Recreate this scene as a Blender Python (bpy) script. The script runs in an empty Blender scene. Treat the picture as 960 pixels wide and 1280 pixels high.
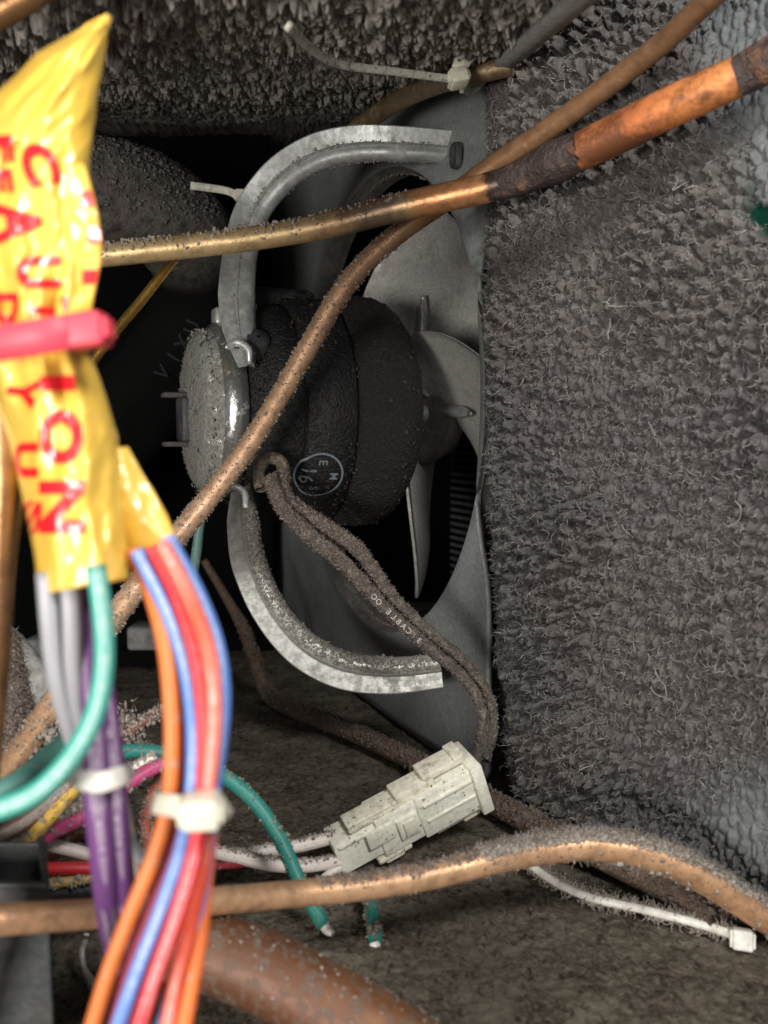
import bpy, bmesh, math, random
import numpy as np
from mathutils import Matrix, Vector

random.seed(4)
rng = np.random.default_rng(4)
scene = bpy.context.scene
COL = scene.collection

# ---------------------------------------------------------------- camera (1 unit = 10 cm)
F = 1100.0                      # focal length in photo pixels (photo 960 x 1280)
PITCH = math.radians(5.0)
cam_d = bpy.data.cameras.new('camera')
cam_d.sensor_fit = 'VERTICAL'
cam_d.sensor_height = 36.0
cam_d.sensor_width = 27.0
cam_d.lens = F / 1280.0 * 36.0
cam_d.clip_start = 0.02
cam_d.clip_end = 100.0
cam_d.dof.use_dof = True
cam_d.dof.focus_distance = 2.75
cam_d.dof.aperture_fstop = 1.75
cam = bpy.data.objects.new('camera', cam_d)
COL.objects.link(cam)
cam.rotation_euler = (math.radians(90) - PITCH, 0, 0)
scene.camera = cam

# ---------------------------------------------------------------- world, lamps, exposure
world = bpy.data.worlds.new('World')
scene.world = world
world.use_nodes = True
bg = world.node_tree.nodes['Background']
bg.inputs['Color'].default_value = (0.86, 0.93, 1.0, 1)
bg.inputs['Strength'].default_value = 0.15


def area(name, loc, target, sx, sy, power, col):
    d = bpy.data.lights.new(name, 'AREA')
    d.shape = 'RECTANGLE'
    d.size = sx
    d.size_y = sy
    d.energy = power
    d.color = col
    o = bpy.data.objects.new(name, d)
    COL.objects.link(o)
    o.location = loc
    o.rotation_euler = (Vector(target) - Vector(loc)).to_track_quat('-Z', 'Y').to_euler()
    return o


area('room_light', (1.15, -0.7, 1.75), (0.1, 3.0, -0.1), 0.9, 0.6, 116, (1.0, 0.97, 0.92))
area('low_fill', (-1.7, -1.6, -0.3), (0.0, 3.4, 0.3), 1.3, 1.0, 150, (1.0, 0.95, 0.88))  # added fill with no real source, brightens the ceiling and shroud
area('lamp_beside_lens', (0.25, -0.12, 0.22), (0.0, 3.0, 0.0), 0.16, 0.16, 3.6, (1.0, 0.97, 0.93))

scene.view_settings.view_transform = 'Standard'
scene.view_settings.look = 'None'
scene.view_settings.exposure = 0.0
scene.view_settings.gamma = 1.0
scene.render.engine = 'CYCLES'
scene.cycles.use_denoising = True
scene.cycles.max_bounces = 6
scene.cycles.diffuse_bounces = 3
scene.cycles.glossy_bounces = 3
scene.cycles.caustics_reflective = False
scene.cycles.caustics_refractive = False

CP, SP = math.cos(PITCH), math.sin(PITCH)


# ---------------------------------------------------------------- places: photo pixel + distance -> world point
def P(x, y, d):
    cx, cy = (x - 480.0) / F * d, -(y - 640.0) / F * d
    return np.array([cx, d * CP + cy * SP, -d * SP + cy * CP])


def pix(p):
    d = p[1] * CP - p[2] * SP
    cy = p[1] * SP + p[2] * CP
    return 480 + F * p[0] / d, 640 - F * cy / d


FLOOR_Z = -1.19


def floor_pt(x, y, lift=0.0):
    a = P(x, y, 1.0)
    return a * ((FLOOR_Z + lift) / a[2])


# ---------------------------------------------------------------- numpy noise
def _h(ix, iy, seed):
    n = (ix.astype(np.int64) * 374761393 + iy.astype(np.int64) * 668265263 + seed * 1442695041) & 0x7fffffff
    n = ((n ^ (n >> 13)) * 1274126177) & 0x7fffffff
    n = ((n ^ (n >> 16)) * 2246822519) & 0x7fffffff
    return ((n ^ (n >> 15)) & 0xffffff) / float(0xffffff)


def vnoise(x, y, seed=0):
    ix, iy = np.floor(x), np.floor(y)
    fx, fy = x - ix, y - iy
    fx = fx * fx * (3 - 2 * fx)
    fy = fy * fy * (3 - 2 * fy)
    a = _h(ix, iy, seed)
    b = _h(ix + 1, iy, seed)
    c = _h(ix, iy + 1, seed)
    d = _h(ix + 1, iy + 1, seed)
    return (a + (b - a) * fx) * (1 - fy) + (c + (d - c) * fx) * fy


def fbm(x, y, seed=0, octv=4):
    t, a, s = 0.0, 0.5, 0.0
    for k in range(octv):
        t = t + a * vnoise(x * 2 ** k, y * 2 ** k, seed + k * 17)
        s += a
        a *= 0.5
    return t / s


def worley(x, y, seed=0, jit=0.9):
    ix, iy = np.floor(x), np.floor(y)
    f1 = np.full(np.shape(x), 9.0)
    f2 = np.full(np.shape(x), 9.0)
    cid = np.zeros(np.shape(x))
    for dx in (-1, 0, 1):
        for dy in (-1, 0, 1):
            cx, cy = ix + dx, iy + dy
            px = cx + 0.5 + jit * (_h(cx, cy, seed) - 0.5)
            py = cy + 0.5 + jit * (_h(cx, cy, seed + 5) - 0.5)
            d = np.hypot(px - x, py - y)
            near = d < f1
            f2 = np.where(near, f1, np.minimum(f2, d))
            cid = np.where(near, _h(cx, cy, seed + 9), cid)
            f1 = np.minimum(f1, d)
    return f1, f2, cid


# ---------------------------------------------------------------- meshes and objects
def mesh(name, V, faces, smooth=True, attrs=None):
    V = np.asarray(V, dtype=np.float32)
    me = bpy.data.meshes.new(name)
    me.vertices.add(len(V))
    me.vertices.foreach_set('co', V.ravel())
    faces = [np.asarray(f, dtype=np.int32) for f in faces if len(f)]
    nl = sum(f.size for f in faces)
    nf = sum(len(f) for f in faces)
    me.loops.add(nl)
    me.loops.foreach_set('vertex_index', np.concatenate([f.ravel() for f in faces]))
    me.polygons.add(nf)
    starts, tot = [], 0
    for f in faces:
        starts.append(tot + np.arange(len(f)) * f.shape[1])
        tot += f.size
    me.polygons.foreach_set('loop_start', np.concatenate(starts).astype(np.int32))
    me.polygons.foreach_set('use_smooth', np.full(nf, smooth, dtype=bool))
    for k, v in (attrs or {}).items():
        a = me.attributes.new(k, 'FLOAT', 'POINT')
        a.data.foreach_set('value', np.asarray(v, dtype=np.float32).ravel())
    me.update(calc_edges=True)
    me.validate()
    return me


def link(name, me, mt, parent=None, label=None, cat=None, group=None, kind=None, recenter=True):
    o = bpy.data.objects.new(name, me)
    COL.objects.link(o)
    if mt is not None and me is not None:
        me.materials.append(mt)
    if parent is not None:
        o.parent = parent
    elif me is not None and recenter and len(me.vertices):
        co = np.empty(len(me.vertices) * 3, dtype=np.float32)
        me.vertices.foreach_get('co', co)
        co = co.reshape(-1, 3)
        c = np.array([co[:, 0].mean(), co[:, 1].mean(), co[:, 2].min()], dtype=np.float32)
        me.vertices.foreach_set('co', (co - c).ravel())
        o.location = c
        me.update()
    if label:
        o['label'] = label
    if cat:
        o['category'] = cat
    if group:
        o['group'] = group
    if kind:
        o['kind'] = kind
    return o


def empty(name, loc, label, cat, group=None, mat3=None):
    o = bpy.data.objects.new(name, None)
    COL.objects.link(o)
    o.empty_display_size = 0.05
    if mat3 is not None:
        o.matrix_world = Matrix.Translation(Vector(loc)) @ mat3.to_4x4()
    else:
        o.location = loc
    o['label'] = label
    o['category'] = cat
    if group:
        o['group'] = group
    return o


def child(name, V, faces, mt, parent, smooth=True, attrs=None, kind=None, label=None, world=True):
    """a part: vertices given in world space when world is True"""
    V = np.asarray(V, dtype=float)
    if world:
        bpy_m = parent.matrix_basis.inverted()
        m = np.array(bpy_m)
        V = V @ m[:3, :3].T + m[:3, 3]
    return link(name, mesh(name, V, faces, smooth, attrs), mt, parent, label=label, kind=kind)


def grid_faces(nu, nv, closed_u=False):
    """index grid [nv rows][nu columns]"""
    idx = np.arange(nu * nv).reshape(nv, nu)
    if closed_u:
        idx = np.concatenate([idx, idx[:, :1]], axis=1)
    return np.stack([idx[:-1, :-1], idx[:-1, 1:], idx[1:, 1:], idx[1:, :-1]], axis=-1).reshape(-1, 4)


def nrm(v):
    return v / np.maximum(np.linalg.norm(v, axis=-1, keepdims=True), 1e-9)


class Path:
    """smooth path through world points with a radius at each"""

    def __init__(self, pts, rad, step=0.012):
        pts = np.asarray(pts, dtype=float)
        rad = np.asarray(rad, dtype=float)
        p = np.vstack([2 * pts[0] - pts[1], pts, 2 * pts[-1] - pts[-2]])
        C, R = [], []
        for i in range(1, len(p) - 2):
            p0, p1, p2, p3 = p[i - 1], p[i], p[i + 1], p[i + 2]
            n = max(3, int(np.linalg.norm(p2 - p1) / step))
            t0 = 0.0
            t1 = t0 + max(1e-6, np.linalg.norm(p1 - p0)) ** .5
            t2 = t1 + max(1e-6, np.linalg.norm(p2 - p1)) ** .5
            t3 = t2 + max(1e-6, np.linalg.norm(p3 - p2)) ** .5
            t = (t1 + (t2 - t1) * np.arange(n) / n)[:, None]
            A1 = (t1 - t) / (t1 - t0) * p0 + (t - t0) / (t1 - t0) * p1
            A2 = (t2 - t) / (t2 - t1) * p1 + (t - t1) / (t2 - t1) * p2
            A3 = (t3 - t) / (t3 - t2) * p2 + (t - t2) / (t3 - t2) * p3
            B1 = (t2 - t) / (t2 - t0) * A1 + (t - t0) / (t2 - t0) * A2
            B2 = (t3 - t) / (t3 - t1) * A2 + (t - t1) / (t3 - t1) * A3
            C.append((t2 - t) / (t2 - t1) * B1 + (t - t1) / (t2 - t1) * B2)
            w = np.arange(n) / n
            R.append(rad[i - 1] + (rad[i] - rad[i - 1]) * w)
        C.append(pts[-1:])
        R.append(rad[-1:])
        self.C = np.vstack(C)
        self.R = np.concatenate(R)
        self.frames()

    def frames(self):
        C = self.C
        self.T = nrm(np.gradient(C, axis=0))
        self.L = np.concatenate([[0], np.cumsum(np.linalg.norm(np.diff(C, axis=0), axis=1))])
        b = nrm(-C)
        self.B = nrm(b - (b * self.T).sum(1, keepdims=True) * self.T)
        self.N = np.cross(self.B, self.T)

    def at(self, l):
        out = []
        for A in (self.C, self.T, self.N, self.B):
            out.append(np.stack([np.interp(l, self.L, A[:, k]) for k in range(3)], axis=-1))
        return out + [np.interp(l, self.L, self.R)]

    def wobble(self, amp, freq, seed):
        l = self.L * freq
        self.C = self.C + self.N * ((vnoise(l, l * 0 + 3.3, seed) - .5) * amp)[:, None] + self.B * ((vnoise(l, l * 0 + 7.7, seed) - .5) * amp)[:, None]
        self.frames()
        return self

    def tube(self, n=14, lump=0.0, lumpf=20.0, seed=0):
        a = np.linspace(0, 2 * math.pi, n, endpoint=False)
        ca, sa = np.cos(a), np.sin(a)
        R = np.repeat(self.R[:, None], n, 1)
        if lump:
            R = R * (1 + lump * (fbm(self.L[:, None] * lumpf + 0 * a, ca[None] * 1.5 + sa[None] * 2.1 + 9, seed, 3) - .5) * 2)
        V = self.C[:, None] + R[..., None] * (ca[None, :, None] * self.B[:, None] + sa[None, :, None] * self.N[:, None])
        m = len(self.C)
        f = grid_faces(n, m, True)[:, ::-1]
        V = V.reshape(-1, 3)
        e0, e1 = len(V), len(V) + 1
        V = np.vstack([V, self.C[:1], self.C[-1:]])
        k = np.arange(n)
        cap0 = np.stack([np.full(n, e0), k, (k + 1) % n], 1)
        cap1 = np.stack([np.full(n, e1), (m - 1) * n + (k + 1) % n, (m - 1) * n + k], 1)
        al = np.concatenate([np.repeat(self.L, n), [self.L[0], self.L[-1]]])
        fr = al / self.L[-1]
        an = np.concatenate([np.tile(ca, m), [0, 0]])
        return V, [f, cap0[:, ::-1], cap1[:, ::-1]], {'along': al, 'frac': fr, 'ang': an}

    def surf(self, count, up=0.0, lo=0.0, hi=1.0):
        """random surface points; up > 0 favours the upper side"""
        P_, N_ = [], []
        got = 0
        while got < count:
            m = count * 2
            l = self.L[-1] * (lo + (hi - lo) * rng.random(m))
            a = rng.random(m) * 2 * math.pi
            C, T, N, B, R = self.at(l)
            d = nrm(np.cos(a)[:, None] * B + np.sin(a)[:, None] * N)
            keep = rng.random(m) < np.clip((0.5 if up < 2 else -.55 * up) + up * d[:, 2], 0.01, 1)
            p = C + d * R[:, None]
            P_.append(p[keep])
            N_.append(d[keep])
            got += keep.sum()
        return np.vstack(P_)[:count], np.vstack(N_)[:count]


def px_path(pts, step=0.012):
    """pts: (x, y, distance, width in photo pixels)"""
    return Path([P(a[0], a[1], a[2]) for a in pts], [a[3] * 0.5 * a[2] / F for a in pts], step)


def strands(Pt, N, length, rad, seg=3, bend=0.7, spread=0.8):
    n = len(Pt)
    L = length * (0.5 + rng.random(n))[:, None]
    d = nrm(N + spread * rng.normal(size=(n, 3)))
    ref = nrm(rng.normal(size=(n, 3)))
    pos = Pt.copy()
    rings = []
    for k in range(seg + 1):
        s1 = nrm(np.cross(d, ref))
        s2 = np.cross(d, s1)
        r = rad * (1.0 - 0.65 * k / seg) * (0.7 + 0.6 * rng.random(n))[:, None]
        rings.append(np.stack([pos + r * (math.cos(t) * s1 + math.sin(t) * s2) for t in (0, 2.094, 4.189)], 1))
        pos = pos + d * L / seg
        d = nrm(d + bend * rng.normal(size=(n, 3)))
    V = np.stack(rings, 1).reshape(-1, 3)
    base = (np.arange(n) * (seg + 1) * 3)[:, None]
    f = []
    for k in range(seg):
        for j in range(3):
            a, b = k * 3 + j, k * 3 + (j + 1) % 3
            f.append(np.concatenate([base + a, base + b, base + b + 3, base + a + 3], 1))
    return V, [np.vstack(f)]


_bm = bmesh.new()
bmesh.ops.create_icosphere(_bm, subdivisions=1, radius=1)
ICO_V = np.array([v.co[:] for v in _bm.verts])
ICO_F = np.array([[v.index for v in f.verts] for f in _bm.faces])
_bm.free()


def lumps(Pt, size, jitter=0.35, flat=None):
    n = len(Pt)
    s = size * np.clip(np.exp(rng.normal(size=n) * 0.45), .5, 1.7)
    V = ICO_V[None] * (1 + jitter * rng.normal(size=(n, len(ICO_V), 1)))
    st = np.exp(rng.normal(size=(n, 1, 3)) * 0.3)
    V = Pt[:, None] + V * st * s[:, None, None]
    f = (ICO_F[None] + (np.arange(n) * len(ICO_V))[:, None, None]).reshape(-1, 3)
    return V.reshape(-1, 3), [f]


def join(*parts):
    Vs, Fs, off = [], {}, 0
    for V, fs in parts:
        Vs.append(V)
        for f in fs:
            Fs.setdefault(f.shape[1], []).append(f + off)
        off += len(V)
    return np.vstack(Vs), [np.vstack(v) for v in Fs.values()]


def bevel_box(lo, hi, bev=0.006, seg=2):
    bm = bmesh.new()
    bmesh.ops.create_cube(bm, size=1)
    lo, hi = np.array(lo, float), np.array(hi, float)
    for v in bm.verts:
        v.co = Vector(((lo + hi) / 2 + np.array(v.co[:]) * (hi - lo)).tolist())
    bmesh.ops.bevel(bm, geom=bm.edges[:], offset=min(bev, 0.45 * float((hi - lo).min())), segments=seg, affect='EDGES', profile=0.5)
    V = np.array([v.co[:] for v in bm.verts])
    F_ = {}
    bm.verts.index_update()
    for f in bm.faces:
        F_.setdefault(len(f.verts), []).append([v.index for v in f.verts])
    bm.free()
    return V, [np.array(x) for x in F_.values()]


def lathe(prof, n=72):
    """about local X; prof = (x, r)"""
    a = np.linspace(0, 2 * math.pi, n, endpoint=False)
    prof = np.array(prof)
    V = np.stack([np.repeat(prof[:, 0:1], n, 1), prof[:, 1:2] * np.cos(a), prof[:, 1:2] * np.sin(a)], -1).reshape(-1, 3)
    return V, [grid_faces(n, len(prof), True)]


_tc = {}


def glyph(ch, weight=.02, cuts=2):
    """outline of a printed character as a flat centred mesh, height 1"""
    if (ch, weight) in _tc:
        return _tc[(ch, weight)]
    cu = bpy.data.curves.new('glyph', 'FONT')
    cu.body = ch
    cu.size = 1.4
    cu.offset = weight
    cu.resolution_u = 5
    o = bpy.data.objects.new('glyph', cu)
    COL.objects.link(o)
    dg = bpy.context.evaluated_depsgraph_get()
    me = bpy.data.meshes.new_from_object(o.evaluated_get(dg))
    bpy.data.objects.remove(o)
    bpy.data.curves.remove(cu)
    bm = bmesh.new()
    bm.from_mesh(me)
    bpy.data.meshes.remove(me)
    bmesh.ops.triangulate(bm, faces=bm.faces[:])
    for _ in range(cuts):
        long_e = [e for e in bm.edges if e.calc_length() > 0.12]
        bmesh.ops.subdivide_edges(bm, edges=long_e, cuts=1)
        bmesh.ops.triangulate(bm, faces=bm.faces[:])
    bm.verts.index_update()
    V = np.array([v.co[:2] for v in bm.verts])
    f = np.array([[v.index for v in q.verts] for q in bm.faces])
    bm.free()
    lo, hi = V.min(0), V.max(0)
    V = (V - (lo + hi) / 2) / (hi[1] - lo[1])
    _tc[(ch, weight)] = (V, f)
    return _tc[(ch, weight)]


# ---------------------------------------------------------------- materials
class M:
    def __init__(self, name, color=(.5, .5, .5), rough=.6, metal=0.0, spec=.5):
        self.m = bpy.data.materials.new(name)
        self.m.use_nodes = True
        self.t = self.m.node_tree
        self.b = self.t.nodes['Principled BSDF']
        self.set('Base Color', color)
        self.set('Roughness', rough)
        self.set('Metallic', metal)
        self.set('Specular IOR Level', spec)
        self._co = None

    def n(self, kind, **kw):
        nd = self.t.nodes.new(kind)
        for k, v in kw.items():
            setattr(nd, k, v)
        return nd

    def lk(self, a, b):
        self.t.links.new(a, b)

    def _in(self, sock, v):
        if hasattr(v, 'is_output'):
            self.lk(v, sock)
        elif isinstance(v, tuple) and len(v) == 3 and sock.type == 'RGBA':
            sock.default_value = (*v, 1)
        else:
            sock.default_value = v

    def set(self, name, v):
        self._in(self.b.inputs[name], v)
        return self

    def co(self):
        if self._co is None:
            self._co = self.n('ShaderNodeTexCoord').outputs['Object']
        return self._co

    def noise(self, scale, detail=4, rough=.55, vec=None, stretch=None):
        nd = self.n('ShaderNodeTexNoise')
        nd.inputs['Scale'].default_value = scale
        nd.inputs['Detail'].default_value = detail
        nd.inputs['Roughness'].default_value = rough
        v = vec or self.co()
        if stretch:
            mp = self.n('ShaderNodeMapping')
            mp.inputs['Scale'].default_value = stretch
            self.lk(v, mp.inputs['Vector'])
            v = mp.outputs['Vector']
        self.lk(v, nd.inputs['Vector'])
        return nd.outputs['Fac']

    def attr(self, name):
        return self.n('ShaderNodeAttribute', attribute_name=name).outputs['Fac']

    def ramp(self, fac, stops, interp='LINEAR'):
        nd = self.n('ShaderNodeValToRGB')
        nd.color_ramp.interpolation = interp
        el = nd.color_ramp.elements
        while len(el) < len(stops):
            el.new(0.5)
        for e, (p, c) in zip(el, stops):
            e.position = p
            e.color = (*c, 1) if isinstance(c, tuple) else (c, c, c, 1)
        self.lk(fac, nd.inputs['Fac'])
        return nd.outputs['Color']

    def mix(self, fac, a, b, mode='MIX'):
        nd = self.n('ShaderNodeMix', data_type='RGBA', blend_type=mode)
        self._in(nd.inputs[0], fac)
        self._in(nd.inputs[6], a)
        self._in(nd.inputs[7], b)
        return nd.outputs[2]

    def math(self, op, a, b=0.0, clamp=False):
        nd = self.n('ShaderNodeMath', operation=op, use_clamp=clamp)
        self._in(nd.inputs[0], a)
        self._in(nd.inputs[1], b)
        return nd.outputs[0]

    def bump(self, h, strength=.5, dist=.01):
        nd = self.n('ShaderNodeBump')
        nd.inputs['Strength'].default_value = strength
        nd.inputs['Distance'].default_value = dist
        self._in(nd.inputs['Height'], h)
        self.lk(nd.outputs['Normal'], self.b.inputs['Normal'])
        return self


def dusty(name, base, dust, lo, hi, scale=30, rough=.4, metal=0.0, bump=.4, bscale=90, drough=.95, dist=.006):
    """surface with patches of dust: dust where noise lies over lo..hi"""
    m = M(name, base, rough, metal)
    k = m.ramp(m.noise(scale, 6, .65), [(lo, 0.0), (hi, 1.0)])
    fine = m.noise(bscale, 4, .6)
    b2 = m.mix(m.ramp(fine, [(.3, .0), (.7, 1.)]), tuple(c * .8 for c in base), tuple(min(1, c * 1.15) for c in base))
    d2 = m.mix(m.ramp(fine, [(.3, .0), (.7, 1.)]), tuple(c * .65 for c in dust), tuple(c * 1.25 for c in dust))
    m.set('Base Color', m.mix(k, b2, d2))
    m.set('Roughness', m.mix(k, (rough,) * 3, (drough,) * 3))
    if metal:
        m.set('Metallic', m.mix(k, (metal,) * 3, (0.0,) * 3))
    m.bump(m.math('ADD', m.math('MULTIPLY', k, .7), fine), bump, dist)
    return m.m


def lint(name, dark, light, scale=35, tint=None):
    m = M(name, dark, 1.0, 0, .1)
    k = m.ramp(m.noise(scale, 5, .6), [(.3, 0.), (.72, 1.)])
    c = m.mix(k, dark, light)
    if tint:
        c = m.mix(m.ramp(m.noise(2.2, 3), [(.4, 0.), (.65, 1.)]), c, tint, 'MULTIPLY')
    m.set('Base Color', c)
    m.bump(m.noise(160, 4, .7), .55, .008)
    return m.m


MAT = {}
MAT['lint_grey'] = lint('grey lint', (.085, .080, .079), (.215, .204, .20))
MAT['lint_fibre'] = lint('pale lint fibre', (.20, .19, .185), (.42, .40, .385), 25)
MAT['lint_brown'] = lint('brown lint', (.16, .125, .105), (.34, .28, .24), 50)
MAT['lint_pale'] = lint('pale crumbs of dust', (.23, .20, .17), (.46, .41, .36), 60)
MAT['floor'] = None
m = M('dusty floor', (.05, .043, .034), .95, 0, .15)
k1 = m.ramp(m.noise(9, 6, .62, stretch=(1, .8, 1)), [(.40, 0.), (.66, 1.)])
k2 = m.ramp(m.noise(75, 5, .7), [(.42, 0.), (.62, 1.)])
c = m.mix(k1, (.058, .044, .033), (.155, .134, .104))
c = m.mix(m.math('MULTIPLY', k2, .6), c, (.215, .19, .15))
c = m.mix(m.ramp(m.noise(42, 5, .7, stretch=(1, .6, 1)), [(.36, .9), (.46, 0.)]), c, (.030, .024, .019))
m.set('Base Color', c)
m.bump(m.noise(110, 5, .7), .7, .012)
MAT['floor'] = m.m

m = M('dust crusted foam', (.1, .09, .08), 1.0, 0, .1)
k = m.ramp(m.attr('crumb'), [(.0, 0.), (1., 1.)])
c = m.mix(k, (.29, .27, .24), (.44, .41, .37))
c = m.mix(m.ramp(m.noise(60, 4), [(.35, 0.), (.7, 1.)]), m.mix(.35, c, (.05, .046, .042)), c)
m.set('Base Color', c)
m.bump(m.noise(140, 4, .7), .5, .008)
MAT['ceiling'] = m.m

m = M('lint on fins', (.1, .1, .1), 1.0, 0, .1)
k = m.ramp(m.noise(38, 5, .65), [(.3, 0.), (.72, 1.)])
c = m.mix(k, (.056, .052, .054), (.172, .162, .163))
c = m.mix(m.attr('warm'), c, m.mix(k, (.105, .088, .078), (.22, .19, .17)))
bare = m.attr('bare')
c = m.mix(bare, c, m.mix(m.ramp(m.noise(30, 4), [(.35, 0.), (.7, 1.)]), (.13, .142, .146), (.21, .225, .23)))
c = m.mix(m.attr('green'), c, (.003, .034, .022))
m.set('Base Color', c)
m.bump(m.noise(170, 4, .7), .6, .008)
MAT['coat'] = m.m

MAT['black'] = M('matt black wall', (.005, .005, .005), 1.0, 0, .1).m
MAT['black_plastic'] = dusty('black rubber', (.012, .012, .013), (.06, .055, .05), .62, .8, 25, .55, 0, .3, 80)
MAT['motor_black'] = dusty('black textured motor paint', (.010, .010, .011), (.045, .038, .032), .56, .80, 55, .42, 0, .8, 110, dist=.010)
MAT['motor_dust'] = dusty('black paint under dust', (.007, .0068, .0065), (.028, .023, .020), .42, .70, 70, .6, 0, .8, 120, dist=.010)
MAT['shroud'] = dusty('grey coated sheet steel', (.36, .385, .39), (.27, .272, .265), .40, .70, 4.5, .5, .35, .25, 70)
MAT['shroud_edge'] = dusty('dusty sheet edge', (.12, .115, .105), (.17, .155, .135), .4, .6, 20, .6, .2, .3, 70)
MAT['fan'] = dusty('dusty aluminium blade', (.66, .65, .625), (.45, .43, .40), .36, .66, 14, .45, .35, .2, 90)
MAT['zinc'] = dusty('dull zinc', (.62, .65, .64), (.44, .43, .40), .46, .72, 14, .36, .62, .14, 60, drough=.55, dist=.006)
MAT['zinc_dusty'] = dusty('zinc under speckled dust', (.46, .465, .44), (.34, .33, .295), .42, .70, 30, .40, .5, .10, 70, drough=.6, dist=.008)
MAT['cap'] = dusty('dusty end cover', (.72, .72, .69), (.27, .265, .235), .36, .52, 24, .24, .9, .6, 90, dist=.012)
MAT['rim'] = dusty('bright rim', (.78, .78, .76), (.36, .35, .32), .60, .68, 22, .22, .9, .2, 80, dist=.006)
MAT['tab'] = dusty('dim dusty tab', (.10, .10, .095), (.085, .08, .072), .4, .6, 30, .7, .2, .3, 60)
MAT['nylon'] = dusty('aged white nylon', (.90, .875, .76), (.50, .42, .30), .66, .86, 14, .45, 0, .15, 60)
MAT['nylon_dirty'] = dusty('dirty nylon', (.80, .77, .64), (.36, .29, .20), .54, .74, 26, .6, 0, .3, 70)
MAT['tie_white'] = dusty('white nylon tie', (.74, .73, .68), (.42, .38, .33), .50, .70, 30, .4, 0, .2, 60)
MAT['tie_cream'] = dusty('cream nylon tie', (.70, .68, .55), (.4, .36, .28), .6, .8, 20, .35, 0, .1, 60)
MAT['tie_old'] = dusty('old nylon tie', (.72, .70, .61), (.46, .43, .37), .50, .70, 40, .55, 0, .3, 60)
MAT['tie_pink'] = M('pink nylon', (.70, .060, .095), .5).m
MAT['grey_hose'] = dusty('grey hose', (.40, .40, .39), (.25, .235, .215), .45, .65, 20, .6, 0, .3, 60)
MAT['bare_tip'] = dusty('dusty bare wire end', (.75, .73, .70), (.5, .48, .45), .5, .7, 60, .5, .2, .4, 80)
MAT['print'] = M('white print', (.45, .43, .40), .7).m
MAT['print_dim'] = M('faint grey print', (.016, .022, .024), .9).m
MAT['print_stamp'] = M('grey ink stamp', (.16, .185, .21), .6).m
MAT['print_red'] = M('red ink', (.80, .018, .028), .3).m
MAT['print_red'].node_tree.nodes['Principled BSDF'].inputs['Coat Weight'].default_value = .5
MAT['tin'] = dusty('dark steel box', (.060, .064, .068), (.085, .076, .065), .48, .68, 12, .55, .3, .3, 60)
MAT['pale_block'] = dusty('pale painted block', (.34, .35, .345), (.22, .21, .19), .45, .65, 12, .6, 0, .2, 60)

m = M('yellow film', (.93, .60, .055), .33)
cr = m.noise(4, 2, .5, stretch=(1.0, 1, .5))
m.set('Base Color', m.mix(m.ramp(m.noise(4, 4), [(.35, 0.), (.7, 1.)]), (.80, .49, .065), (.86, .59, .11)))
m.set('Base Color', m.mix(m.math('MULTIPLY', m.ramp(m.noise(7, 5, .65), [(.52, 0.), (.72, 1.)]), .45), m.b.inputs['Base Color'].links[0].from_socket, (.42, .30, .09)))
m.set('Coat Weight', .45)
m.set('Coat Roughness', .12)
m.bump(cr, .2, .05)
MAT['film'] = m.m


def wire_mat(name, col, print_col=None, rough=.48, seed=0, dust=0.0):
    m = M(name, col, rough)
    al = m.attr('along')
    an = m.attr('ang')
    cmb = m.n('ShaderNodeCombineXYZ')
    m.lk(m.math('MULTIPLY', al, 1.0), cmb.inputs[0])
    m.lk(an, cmb.inputs[1])
    cmb.inputs[2].default_value = seed * 3.7
    c = m.mix(m.ramp(m.noise(7, 4, vec=cmb.outputs[0]), [(.35, 0.), (.7, 1.)]), tuple(x * .86 for x in col), tuple(min(1, x * 1.1 + .01) for x in col))
    if print_col:
        st = m.ramp(m.noise(95, 3, .8, vec=cmb.outputs[0]), [(.50, 0.), (.53, 1.)])
        gap = m.ramp(m.noise(5.5, 1, vec=cmb.outputs[0]), [(.46, 0.), (.48, 1.)])
        face = m.ramp(an, [(.80, 0.), (.84, 1.)])
        k = m.math('MULTIPLY', m.math('MULTIPLY', st, gap), face)
        c = m.mix(m.math('MULTIPLY', k, .5), c, print_col)
    if dust:
        kd = m.ramp(m.noise(55, 5, .7), [(.62 - dust * .3, 0.), (.70 - dust * .2, 1.)])
        c = m.mix(kd, c, (.36, .31, .27))
        m.set('Roughness', m.mix(kd, (rough,) * 3, (.9,) * 3))
    m.set('Base Color', c)
    m.bump(m.noise(70, 3), .12, .004)
    return m.m


W = (.86, .84, .82)


def copper(name, stops, rough=.36, metal=.6, dust=.0, dcol=(.33, .27, .22), streak=24, scorch=.56):
    """tube metal whose tarnish changes along the pipe; stops over 0..1"""
    m = M(name, (.6, .3, .12), rough, metal)
    fr = m.attr('frac')
    j = m.math('ADD', fr, m.math('MULTIPLY', m.math('SUBTRACT', m.noise(18, 4, .6), .5), .06))
    c = m.ramp(j, stops)
    sp = m.noise(streak, 6, .7)
    c = m.mix(m.ramp(sp, [(.32, 1.), (.56, 0.)] if scorch < .6 else [(.43, 1.), (.56, 0.)]), c, m.mix(.55 if scorch < .6 else .85, c, (.10, .055, .035) if scorch < .6 else (.13, .05, .025)))
    k = None
    if dust:
        k = m.ramp(m.noise(48, 6, .72), [(.68 - dust * .35, 0.), (.76 - dust * .25, 1.)])
        c = m.mix(k, c, dcol)
        m.set('Metallic', m.mix(k, (metal,) * 3, (.0,) * 3))
        m.set('Roughness', m.mix(k, (rough,) * 3, (.95,) * 3))
    m.set('Base Color', c)
    m.bump(m.noise(80, 5, .65), .22, .006)
    return m.m


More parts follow.
